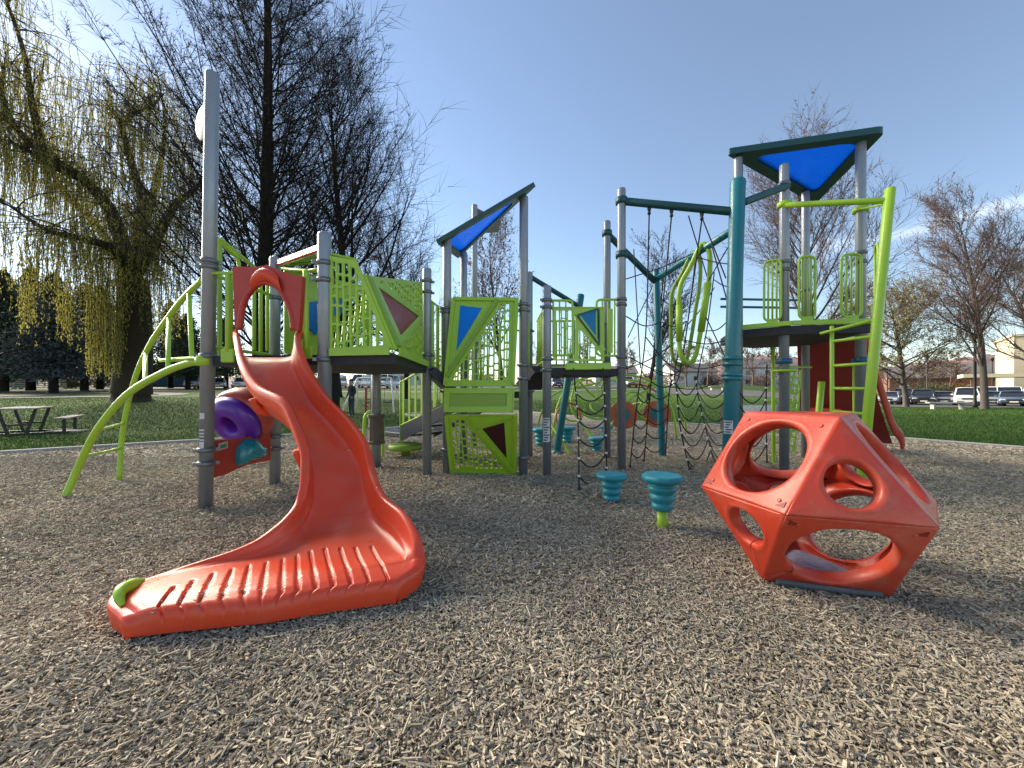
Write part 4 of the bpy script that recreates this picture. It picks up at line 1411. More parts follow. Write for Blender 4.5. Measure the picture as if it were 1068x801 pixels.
# hx 0 = right, 1/2 far, 3 = left, 4/5 near
quads_low = [(bt[0], bt[1], hx[5], hx[4]), (bt[1], bt[2], hx[1], hx[0]), (bt[2], bt[0], hx[3], hx[2])]
tris_low = [(bt[0], hx[4], hx[3]), (bt[1], hx[0], hx[5]), (bt[2], hx[2], hx[1])]
quads_up = [(tt_[0], tt_[1], hx[2], hx[1]), (tt_[1], tt_[2], hx[4], hx[3]), (tt_[2], tt_[0], hx[0], hx[5])]
tris_up = [(tt_[0], hx[1], hx[0]), (tt_[1], hx[3], hx[2]), (tt_[2], hx[5], hx[4])]
body_c = ctr + V((0, 0, zm))


def shell_face(mb, poly, hole_r, seg_n=64, thick=0.075):
    poly = [V(p) for p in poly]
    c = sum(poly, V((0, 0, 0))) / len(poly)
    n = (poly[1] - poly[0]).cross(poly[2] - poly[0]).normalized()
    if n.dot(c - body_c) < 0:
        n = -n
        poly = poly[::-1]
    u = (poly[0] - c).normalized()
    w = n.cross(u)
    p2 = [((p - c).dot(u), (p - c).dot(w)) for p in poly]
    angs = sorted(set([round(2 * math.pi * i / seg_n, 5) for i in range(seg_n)] + [round(math.atan2(y, x) % (2 * math.pi), 5) for x, y in p2]))
    def edge(a, s):
        dx, dy = math.cos(a), math.sin(a)
        best = None
        for i in range(len(p2)):
            x1, y1 = p2[i - 1]
            x2, y2 = p2[i]
            ex, ey = x2 - x1, y2 - y1
            det = dx * (-ey) + ex * dy
            if abs(det) < 1e-9:
                continue
            t = (x1 * (-ey) + ex * y1) / det
            q = (dx * y1 - dy * x1) / det
            if t > 0 and -1e-4 <= q <= 1 + 1e-4 and (best is None or t < best):
                best = t
        return best * s
    rows = []
    ring = []
    for a in angs:
        e = edge(a, 1.0)
        dirv = u * math.cos(a) + w * math.sin(a)
        col = []
        ep = c + dirv * e
        col.append(ep + (body_c - ep).normalized() * (0.018 if abs(ep.z - zm) < 0.002 else 0.0045))
        col.append(c + dirv * (e - (0.004 if abs(ep.z - zm) < 0.002 else 0.009)) - n * 0.0012)
        col.append(c + dirv * (e - 0.020))
        r0 = hole_r
        if r0:
            k = min(0.05, (e - r0) * 0.45)
            col.append(c + dirv * (r0 + k))
            col.append(c + dirv * (r0 + k * 0.8) + n * 0.003)
            col.append(c + dirv * (r0 + k * 0.35) + n * 0.004)
            col.append(c + dirv * (r0 + k * 0.1) - n * 0.006)
            col.append(c + dirv * r0 - n * 0.025)
            col.append(c + dirv * (r0 + 0.004) - n * thick)
            col.append(c + dirv * (r0 + k * 0.6) - n * (thick + 0.012))
        else:
            col.append(c + dirv * e * 0.5)
            col.append(c + dirv * e * 0.02)
        ein = max(e - 0.10, hole_r + 0.01) if hole_r else e * 0.5
        if r0:
            col.append(c + dirv * ein - n * (thick + 0.0))
            col.append(c + dirv * (e - 0.04) - n * (thick - 0.01))
        rows.append(col)
    rows.append(rows[0])
    mb.grid(rows)
    return c, n, u, w, p2


low, up = MB(), MB()
bolts = MB()
for q in quads_low:
    shell_face(low, q, 0.245 if q is not quads_low[0] else 0.25)
for q in tris_low:
    shell_face(low, q, 0.112)
shell_face(low, bt, 0)
for q in quads_up:
    shell_face(up, q, 0.25)
for q in tris_up:
    shell_face(up, q, 0.118)
shell_face(up, tt_, 0.10)
# oval hole of the low front face is wider than high
lo = low.build('lower_shell', M['dome_orange'], dm)
uo = up.build('upper_shell', M['dome_orange'], dm)
zf = zb + 0.055
MB().plate([((p.x - ctr.x) * 0.86 + ctr.x, (p.y - ctr.y) * 0.86 + ctr.y) for p in bt], [], 0.03, Plane((0, 0, zf), (1, 0, zf), (0, 1, zf))).build('floor', M['dome_orange'], lo)
MB().plate(rounded([((p.x - ctr.x) * 0.72 + ctr.x, (p.y - ctr.y) * 0.72 + ctr.y) for p in bt], 0.15, 6), [], 0.012, Plane((0, 0, zf + 0.018), (1, 0, zf + 0.018), (0, 1, zf + 0.018))).build('floor_mat', M['mat_pad'], lo)
# flat dark triangles paint the shade of hand slots; bolts near the front corners
for poly, corners, tgt in ((quads_up[1], (0, 1, 2, 3), uo), (quads_low[0], (2, 3), lo), (tris_up[2], (), uo)):
    pc = sum((V(p) for p in poly), V((0, 0, 0))) / len(poly)
    n = (V(poly[1]) - V(poly[0])).cross(V(poly[2]) - V(poly[0])).normalized()
    if n.dot(pc - body_c) < 0:
        n = -n
    for k in corners:
        p = V(poly[k]).lerp(pc, 0.22) + n * 0.001
        MB().lathe(p, [(0.004, 0.004), (0.010, 0.006), (0.012, 0.001), (0.012, -0.01)], 10, n).build('bolt', M['dome_orange'], tgt)
        if k in (2, 3):
            e = (V(poly[2]) - V(poly[3])).normalized()
            s = n.cross(e)
            if s.z < 0:
                s = -s
            q = V(poly[k]).lerp(pc, 0.17) + n * 0.002
            sg_ = 0.028
            MB().plate([(-sg_, -sg_ * 0.6), (sg_, -sg_ * 0.6), (sg_ * 0.9 * (1 if k == 2 else -1), sg_ * 0.7)], [], 0.004, Plane(q, q + e, q + s)).build('hand_slot_shade', M['dark_red'], tgt)
# grey rubber strip under the front edge
mid = (bt[0] + bt[1]) / 2
s_ = [bt[0].lerp(bt[1], t) - nh * (0.012 + 0.02 * math.sin(math.pi * t)) + V((0, 0, 0.018)) for t in (0.10, 0.3, 0.5, 0.7, 0.92)]
MB().tube(spline(s_, 4), 0.018, 8, flat=1.0).build('rubber_strip', M['rubber'], dm)

# =================================================================== GROUND
AREA = [(-40.0, -18.0), (-22.0, -2.3), (-9.9, 7.4), (-7.8, 9.05), (-5.2, 11.0), (-3.4, 13.2), (-3.6, 16.5), (-5.5, 19.5), (-4.0, 22.5), (0.0, 23.0), (3.0, 18.0), (5.0, 14.8), (7.6, 13.2), (9.0, 11.4), (9.8, 9.6), (10.7, 8.0), (13.0, 4.0), (20.0, -8.0), (24.0, -18.0)]
area_s = [(p.x, p.y) for p in spline([V((x, y, 0)) for x, y in AREA], 5, closed=True)]


def in_area(xs, ys):
    ins = np.zeros(len(xs), bool)
    n = len(area_s)
    for i in range(n):
        x1, y1 = area_s[i - 1]
        x2, y2 = area_s[i]
        c = ((y1 > ys) != (y2 > ys))
        if y1 == y2:
            continue
        xi = (x2 - x1) * (ys - y1) / (y2 - y1) + x1
        ins ^= c & (xs < xi)
    return ins


mb = MB()
xs = [-1600, -800, -400, -220, -140, -100, -80] + [-70 + i * 3.5 for i in range(17)] + [-10 + i * 2.0 for i in range(11)] + [13.5 + i * 3.5 for i in range(17)] + [80, 100, 140, 220, 400, 800, 1600]
ys = [-60, -30, -15, -5, 0, 4] + [6 + i * 2.0 for i in range(36)] + [80, 90, 105, 130, 170, 240, 400, 700, 1200, 2000]
mb.grid([[(x, y, ground_z(x, y) - 0.03) for x in xs] for y in ys])
tag(mb.build('lawn', M['lawn']), kind='structure')
MB().plate(area_s, [], 0.02, Plane((0, 0, -0.01), (1, 0, -0.01), (0, 1, -0.01))).build('wood_chip_bed', M['chip_bed'])
tag(bpy.data.objects['wood_chip_bed'], kind='structure')
# concrete edging
mb = MB()
rows = []
n = len(area_s)
for i in range(n):
    x0, y0 = area_s[i - 1]
    x1, y1 = area_s[(i + 1) % n]
    d = V((x1 - x0, y1 - y0, 0)).normalized()
    o = V((d.y, -d.x, 0))
    p = V((*area_s[i], 0))
    gz = max(ground_z(p.x, p.y), 0)
    rows.append([p - o * 0.0 + V((0, 0, -0.05)), p + V((0, 0, 0.045)), p + o * 0.01 + V((0, 0, 0.055)), p + o * 0.13 + V((0, 0, 0.055 + gz)), p + o * 0.14 + V((0, 0, 0.045 + gz)), p + o * 0.14 + V((0, 0, -0.06))])
rows.append(rows[0])
mb.grid(rows, smooth=False)
tag(mb.build('kerb', M['concrete']), kind='structure')


def fast_mesh(name, verts, faces, mats, parent=None, loc=None, mi=None, attr=None, smooth=None, nv=4):
    me = bpy.data.meshes.new(name)
    nf = len(faces)
    me.vertices.add(len(verts))
    me.vertices.foreach_set('co', np.ascontiguousarray(verts, dtype=np.float32).ravel())
    me.loops.add(nf * nv)
    me.loops.foreach_set('vertex_index', np.ascontiguousarray(faces, dtype=np.int32).ravel())
    me.polygons.add(nf)
    me.polygons.foreach_set('loop_start', np.arange(0, nf * nv, nv, dtype=np.int32))
    me.polygons.foreach_set('loop_total', np.full(nf, nv, dtype=np.int32))
    if mi is not None:
        me.polygons.foreach_set('material_index', np.asarray(mi, dtype=np.int32))
    me.polygons.foreach_set('use_smooth', np.zeros(nf, bool) if smooth is None else smooth)
    me.update(calc_edges=True)
    if attr is not None:
        a = me.attributes.new('tint', 'FLOAT', 'POINT')
        a.data.foreach_set('value', np.asarray(attr, dtype=np.float32))
    return link(name, me, mats, parent, loc)


# shredded wood: separate chips lying on the bed
def chips():
    X_, Y_, S_ = [], [], []
    for (d0, d1, num, sc) in ((0.15, 1.1, 42000, 0.82), (1.0, 2.2, 100000, 0.82), (2.2, 4.0, 138000, 0.9), (4.0, 7.0, 130000, 1.15), (7.0, 14.0, 104000, 1.6)):
        d = np.sqrt(rng.uniform(d0 ** 2, d1 ** 2, num))
        x = rng.uniform(-1.5, 1.5, num) * (d + 1.0)
        X_.append(x)
        Y_.append(d)
        S_.append(np.full(num, sc))
    x, y, s = np.concatenate(X_), np.concatenate(Y_), np.concatenate(S_)
    k = in_area(x, y)
    x, y, s = x[k], y[k], s[k]
    n = len(x)
    L = np.clip(rng.lognormal(-3.95, 0.60, n), 0.005, 0.075) * s * 0.5 * 1.05
    W = np.clip(rng.lognormal(-5.0, 0.38, n), 0.0025, 0.015) * s * 0.5
    H = np.clip(rng.lognormal(-5.5, 0.4, n), 0.0012, 0.008) * s * 0.5
    yaw = rng.uniform(0, 2 * np.pi, n)
    pit = rng.normal(0, 0.28, n)
    rol = rng.normal(0, 0.5, n)
    cy, sy, cp, sp, cr_, sr = np.cos(yaw), np.sin(yaw), np.cos(pit), np.sin(pit), np.cos(rol), np.sin(rol)
    ax = np.stack([cy * cp, sy * cp, sp], 1)
    b0 = np.stack([-sy, cy, np.zeros(n)], 1)
    c0 = np.cross(ax, b0)
    bx = b0 * cr_[:, None] + c0 * sr[:, None]
    cx = np.cross(ax, bx)
    z = np.abs(rng.normal(0, 0.007, n)) + 0.003 + np.abs(sp) * L * 0.6
    c = np.stack([x, y, z], 1)
    taper = rng.uniform(0.35, 1.0, n)
    vs = []
    for (i, (a, b, e)) in enumerate(((-1, -1, -1), (1, -1, -1), (1, 1, -1), (-1, 1, -1), (-1, -1, 1), (1, -1, 1), (1, 1, 1), (-1, 1, 1))):
        tw = np.where(a > 0, taper, 1.0)
        vs.append(c + ax * (a * L)[:, None] + bx * (b * W * tw)[:, None] + cx * (e * H)[:, None])
    verts = np.stack(vs, 1).reshape(-1, 3)
    fl = np.array([(4, 5, 6, 7), (0, 1, 5, 4), (1, 2, 6, 5), (2, 3, 7, 6), (3, 0, 4, 7)])
    faces = (np.arange(n)[:, None, None] * 8 + fl[None]).reshape(-1, 4)
    tint = np.clip(rng.beta(2.5, 1.9, n), 0, 1)
    small = L < np.quantile(L, 0.30)
    tint = np.where(small & (rng.uniform(0, 1, n) < 0.55), tint * 0.4, tint)
    o = fast_mesh('wood_chips', verts, faces, M['chip'], attr=np.repeat(tint, 8))
    tag(o, 'loose tan shredded wood chips covering the playground', 'wood chips', kind='stuff')


chips()


# grass blades on the lawn nearest the playground
def grass():
    n = 150000
    y = 6.5 + 26 * rng.uniform(0, 1, n) ** 1.7
    x = rng.uniform(-1.42, 1.42, n) * y
    k = ~in_area(x, y)
    x, y = x[k], y[k]
    n = len(x)
    z = np.array([ground_z(a, b) for a, b in zip(x, y)]) - 0.03
    h = rng.uniform(0.025, 0.065, n) * (1 + y * 0.012)
    w = rng.uniform(0.004, 0.008, n) * (1 + y * 0.07)
    a = rng.uniform(0, 2 * np.pi, n)
    lean = rng.normal(0, 0.5, (n, 2)) * h[:, None]
    d = np.stack([np.cos(a), np.sin(a), np.zeros(n)], 1) * w[:, None]
    c = np.stack([x, y, z], 1)
    t = c + np.stack([lean[:, 0], lean[:, 1], h], 1)
    verts = np.stack([c - d, c + d, t], 1).reshape(-1, 3)
    faces = np.arange(n * 3).reshape(-1, 3)
    o = fast_mesh('grass', verts, faces, M['grass_blade'], nv=3)
    tag(o, 'short green grass growing on the lawn round the playground', 'grass', kind='stuff')


grass()


def ribbon(name, pts, w, material, lift):
    """A path of given width laid over the ground."""
    pts = spline([V((p[0], p[1], 0)) for p in pts], 8)
    rows = []
    for i, p in enumerate(pts):
        d = (pts[min(i + 1, len(pts) - 1)] - pts[max(i - 1, 0)]).normalized()
        o = V((d.y, -d.x, 0))
        rows.append([(q.x, q.y, ground_z(q.x, q.y) - 0.03 + lift) for q in [p + o * w * (k / 4 - 0.5) for k in range(5)]])
    return tag(MB().grid(rows).build(name, material), kind='structure')


ribbon('path', [(-75, 26), (-48, 29.5), (-37, 33), (-33, 37), (-40, 42), (-60, 45), (-95, 47)], 2.2, M['gravel'], 0.035)
ribbon('path', [(-62, 50), (-30, 47), (-16, 46), (0, 48), (30, 60)], 2.0, M['gravel'], 0.05)
ribbon('bare_ground', [(-80, 34), (-55, 36), (-44, 37)], 6.0, M['brown'], 0.02)
ribbon('car_park', [(18, 52), (36, 40.5), (60, 38), (110, 38)], 16.0, M['asphalt'], 0.03)
ribbon('car_park', [(-70, 64), (-30, 60), (0, 62), (20, 66)], 9.0, M['asphalt'], 0.06)


# =================================================================== TREES
class Segs:
    def __init__(self):
        self.p0, self.p1, self.r0, self.r1 = [], [], [], []

    def add(self, a, b, ra, rb):
        self.p0.append(tuple(a))
        self.p1.append(tuple(b))
        self.r0.append(ra)
        self.r1.append(rb)

    def arrays(self, sides):
        p0, p1 = np.array(self.p0), np.array(self.p1)
        r0, r1 = np.array(self.r0), np.array(self.r1)
        d = p1 - p0
        L = np.linalg.norm(d, axis=1, keepdims=True)
        d = d / np.maximum(L, 1e-6)
        up = np.where(np.abs(d[:, 2:3]) < 0.9, np.array([[0, 0, 1.0]]), np.array([[1.0, 0, 0]]))
        u = np.cross(d, up)
        u /= np.linalg.norm(u, axis=1, keepdims=True)
        w = np.cross(d, u)
        vs = []
        for (p, r) in ((p0, r0), (p1, r1)):
            for j in range(sides):
                a = 2 * np.pi * j / sides
                vs.append(p + (u * np.cos(a) + w * np.sin(a)) * r[:, None])
        verts = np.stack(vs, 1).reshape(-1, 3)
        fl = np.array([(j, (j + 1) % sides, sides + (j + 1) % sides, sides + j) for j in range(sides)])
        faces = (np.arange(len(p0))[:, None, None] * 2 * sides + fl[None]).reshape(-1, 4)
        return verts, faces


def seg_mesh(name, parts, mats, parent):
    """parts: list of (verts, faces, material index)."""
    off = 0
    vv, ff, mm = [], [], []
    for v, f, m in parts:
        vv.append(v)
        ff.append(f + off)
        mm.append(np.full(len(f), m))
        off += len(v)
    mi = np.concatenate(mm)
    return fast_mesh(name, np.concatenate(vv), np.concatenate(ff), mats, parent, mi=mi, smooth=np.ones(len(mi), bool))


def leaf_quads(pts, size, rg, aspect=2.0, droop=False):
    pts = np.asarray(pts)
    n = len(pts)
    a = rg.normal(0, 1, (n, 3))
    if droop:
        a = a * 0.35 + np.array([[0, 0, -1.0]])
    a /= np.linalg.norm(a, axis=1, keepdims=True)
    b = np.cross(a, rg.normal(0, 1, (n, 3)))
    b /= np.maximum(np.linalg.norm(b, axis=1, keepdims=True), 1e-6)
    s = size * rg.uniform(0.6, 1.4, n)[:, None]
    a = a * s * 0.5 * aspect
    b = b * s * 0.5
    verts = np.stack([pts - a, pts + b, pts + a, pts - b], 1).reshape(-1, 3)
    return verts, np.arange(n * 4).reshape(-1, 4)


def grow(sg, rd, p, d, L, r, level, maxl, cfg, tips):
    n = cfg['steps'][level]
    step = L / n
    p = V(p)
    d = V(d).normalized()
    kids = cfg['kids'][level] if level < maxl else 0
    nk = 0
    rend = r * cfg.get('taper', 0.35)
    start = cfg.get('start', [0.25] * 6)[level]
    for i in range(n):
        t = (i + 1) / n
        d = (d + V((rd.gauss(0, 1), rd.gauss(0, 1), rd.gauss(0, 1))) * cfg['wob'][level] + V((0, 0, cfg['trop'][level]))).normalized()
        q = p + d * step
        ra = r + (rend - r) * (i / n)
        rb = r + (rend - r) * t
        sg[min(level, len(sg) - 1)].add(p, q, ra, rb)
        if level < maxl:
            want = kids * max(0.0, (t - start) / (1 - start))
            while nk < want:
                nk += 1
                u, w = frame_of(d)
                a = rd.uniform(0, 2 * math.pi) if level > 0 or not cfg.get('spiral') else nk * 2.4
                ang = math.radians(rd.gauss(cfg['angle'][level], 8))
                nd_ = d * math.cos(ang) + (u * math.cos(a) + w * math.sin(a)) * math.sin(ang)
                ll = cfg['len'](level, t, L) * rd.uniform(0.75, 1.2)
                grow(sg, rd, q - d * step * rd.random(), nd_, ll, max(rb * cfg['rat'][level], cfg['rmin']), level + 1, maxl, cfg, tips)
        p = q
    tips.append((tuple(p), level))


def bare_tree(name, label, base, H, r, cfg, seed, mats, group=None, bud=None, nbud=0, budsize=0.06, lean=(0, 0), trunk_frac=1.0, maxl=3, sides=(9, 5, 3, 3)):
    rd = random.Random(seed)
    rg = np.random.default_rng(seed)
    t = thing(name, label, 'tree', base, group)
    sg = [Segs() for _ in range(maxl + 1)]
    tips = []
    b = V(base) - V((0, 0, 0.25))
    sg[0].add(b - V((0, 0, 0.2)), b + V((lean[0], lean[1], 1)).normalized() * 0.55, r * 1.55, r * 1.12)
    grow(sg, rd, b + V((lean[0], lean[1], 1)).normalized() * 0.5, (lean[0], lean[1], 1), H * trunk_frac, r * 1.12, 0, maxl, cfg, tips)
    v, f = sg[0].arrays(sides[0])
    seg_mesh('trunk', [(v, f, 0)], [mats[0]], t)
    parts = []
    for l in range(1, maxl + 1):
        if sg[l].p0:
            v, f = sg[l].arrays(sides[l])
            parts.append((v, f, 0 if l == 1 else 1))
    if bud and nbud:
        src = [s for l in range(max(2, maxl - 1), maxl + 1) for s in zip(sg[l].p0, sg[l].p1)]
        idx = rg.integers(0, len(src), nbud)
        tt = rg.uniform(0, 1, nbud)
        pts = np.array([np.array(src[i][0]) * (1 - q) + np.array(src[i][1]) * q for i, q in zip(idx, tt)]) + rg.normal(0, budsize * 0.5, (nbud, 3))
        v, f = leaf_quads(pts, budsize, rg, 1.4)
        parts.append((v, f, 2))
    seg_mesh('crown', parts, [mats[0], mats[1], bud or mats[1]], t)
    return t


# dark conical tree behind the slide: straight leader, long fine side branches
def cone_len(H, low, high):
    def f(level, t, L):
        if level == 0:
            return low * (1 - t) ** 0.75 + high
        if level == 1:
            return L * 0.38 * (1.15 - t)
        return L * 0.42 * (1.2 - t)
    return f


cfg_cone = dict(steps=[26, 9, 5, 3], kids=[170, 26, 12, 0], wob=[0.012, 0.05, 0.10, 0.14], trop=[0.01, 0.055, 0.04, 0.0], angle=[52, 44, 46, 40], rat=[0.17, 0.45, 0.55, 0.5], rmin=0.009,
                start=[0.10, 0.12, 0.1, 0.1], spiral=True, len=cone_len(26, 10.5, 0.8), taper=0.12)
bare_tree('conical_tree', 'tall dark leafless conical tree with a straight trunk, behind the orange slide', T(272, 17.5), 25, 0.36, cfg_cone, 21, (M['bark_dark'], M['bark_dark']), maxl=3)
# spreading bare trees
def spread_len(a0, a1, a2):
    def f(level, t, L):
        return (a0 * (1.1 - 0.55 * t) if level == 0 else L * (a1 if level == 1 else a2))
    return f


cfg_up = dict(steps=[12, 8, 6, 4], kids=[32, 17, 11, 0], wob=[0.05, 0.06, 0.09, 0.12], trop=[0.02, 0.06, 0.04, 0.02], angle=[42, 34, 38, 40], rat=[0.50, 0.45, 0.5, 0.5], rmin=0.012,
              start=[0.22, 0.18, 0.12, 0.1], len=spread_len(6.4, 0.42, 0.40), taper=0.15)
bare_tree('bare_tree', 'dark leafless tree with many upswept limbs, right of the tallest conical tree', T(348, 22), 17.5, 0.30, dict(cfg_up, kids=[40, 18, 11, 0], len=spread_len(8.2, 0.44, 0.42), angle=[44, 36, 40, 40], start=[0.16, 0.15, 0.1, 0.1], rmin=0.011), 22, (M['bark_dark'], M['bark_dark']))
bare_tree('bare_tree', 'leafless tree with dark red buds on upswept branches, directly behind the tallest tower', T(846, 22), 13.5, 0.18, dict(cfg_up, angle=[34, 30, 34, 38], wob=[0.03, 0.04, 0.07, 0.1], rmin=0.010), 31, (M['bark_grey'], M['twig_red']), bud=M['bud'], nbud=3500, budsize=0.06)
cfg_slim = dict(cfg_up, kids=[26, 12, 8, 0], len=spread_len(3.8, 0.42, 0.4), angle=[36, 32, 38, 40])
bare_tree('bare_tree', 'slim dark leafless tree standing behind the slim teal post', T(676, 25), 8.6, 0.13, cfg_slim, 32, (M['bark_dark'], M['bark_dark']), bud=M['bud'], nbud=1200, budsize=0.06)
bare_tree('bare_tree', 'leafless tree with few brown leaves, behind the lime climbing wall', T(525, 32), 12.6, 0.17, dict(cfg_slim, len=spread_len(5.4, 0.42, 0.4)), 33, (M['bark_grey'], M['twig_red']), bud=M['bud'], nbud=2600, budsize=0.10)
bare_tree('bare_tree', 'broad tree opening small pale green leaves, in front of the parked cars', T(945, 34), 9.4, 0.19, dict(cfg_up, len=spread_len(5.8, 0.45, 0.42), angle=[58, 42, 40, 40], trop=[0.02, 0.03, 0.02, 0.0]), 34, (M['bark_grey'], M['twig_red']), bud=M['bud_green'], nbud=11000, budsize=0.095)
bare_tree('bare_tree', 'tall grey barked leafless tree at right, beside the white bench', T(1027, 29), 14.0, 0.20, dict(cfg_up, len=spread_len(6.2, 0.42, 0.40), start=[0.20, 0.18, 0.12, 0.1], angle=[34, 32, 36, 38], wob=[0.022, 0.05, 0.08, 0.11]), 35, (M['bark_grey'], M['twig_red']), bud=M['bud'], nbud=3000, budsize=0.07)
bare_tree('bare_tree', 'leafless tree at the far right picture edge, its branches over the cream building', T(1098, 31), 12.5, 0.24, dict(cfg_up, len=spread_len(6.5, 0.42, 0.40)), 36, (M['bark_grey'], M['twig_red']), bud=M['bud'], nbud=2000, budsize=0.07)
bare_tree('bare_tree', 'leafless grey tree low behind the walkway of the left tower', T(425, 34), 13.0, 0.25, dict(cfg_up, len=spread_len(6.0, 0.42, 0.40)), 37, (M['bark_dark'], M['bark_dark']))
bare_tree('bare_tree', 'dark leafless tree standing behind the person', T(351, 36), 9.0, 0.45, dict(cfg_up, len=spread_len(6.0, 0.42, 0.40), angle=[55, 40, 38, 40]), 38, (M['bark_dark'], M['bark_dark']))
# far row of small trees beyond the lawn
cfg_far = dict(steps=[7, 5, 4, 3], kids=[15, 8, 6, 0], wob=[0.05, 0.08, 0.1, 0.12], trop=[0.02, 0.04, 0.02, 0.0], angle=[48, 38, 40, 40], rat=[0.5, 0.5, 0.5, 0.5], rmin=0.03, start=[0.25, 0.15, 0.1, 0.1], len=spread_len(3.6, 0.46, 0.45), taper=0.2)
far_lab = ['rust brown bare tree far off', 'grey bare tree far off', 'rounded pinkish bare tree far off']
for i, (px, d, h) in enumerate(((494, 62, 8), (560, 70, 7.5), (612, 66, 8.5), (655, 72, 7), (700, 74, 7.5), (716, 66, 6.5), (738, 78, 8.5), (757, 70, 7), (785, 80, 9), (806, 72, 8), (925, 66, 7), (968, 62, 6.5), (990, 70, 7.5), (445, 66, 8), (400, 70, 9), (470, 72, 7.5))):
    kind = i % 3
    where = ('seen between the grey roof posts', 'beyond the leaning teal pole', 'above the lime tube climber', 'right of the tall twin grey posts', 'behind the rope net', 'low beside the slim teal post', 'between slim teal post and teal mast', 'just left of the teal mast', 'just right of the teal mast', 'left of the lime twisted panel', 'beside the lime leaning ladder', 'behind the black car', 'behind the grey car', 'above the stair railing', 'behind the swing frame', 'left of the middle roof posts')[i]
    bare_tree('far_tree', far_lab[kind] + ', ' + where, T(px, d), h, 0.13, cfg_far, 60 + i, (M['bark_far'], (M['twig_red'], M['bark_far'], M['twig_red'])[kind]), group='bare trees beyond the lawn', bud=(M['bud'], None, M['bud'])[kind], nbud=900, budsize=0.16, sides=(6, 4, 3, 3))


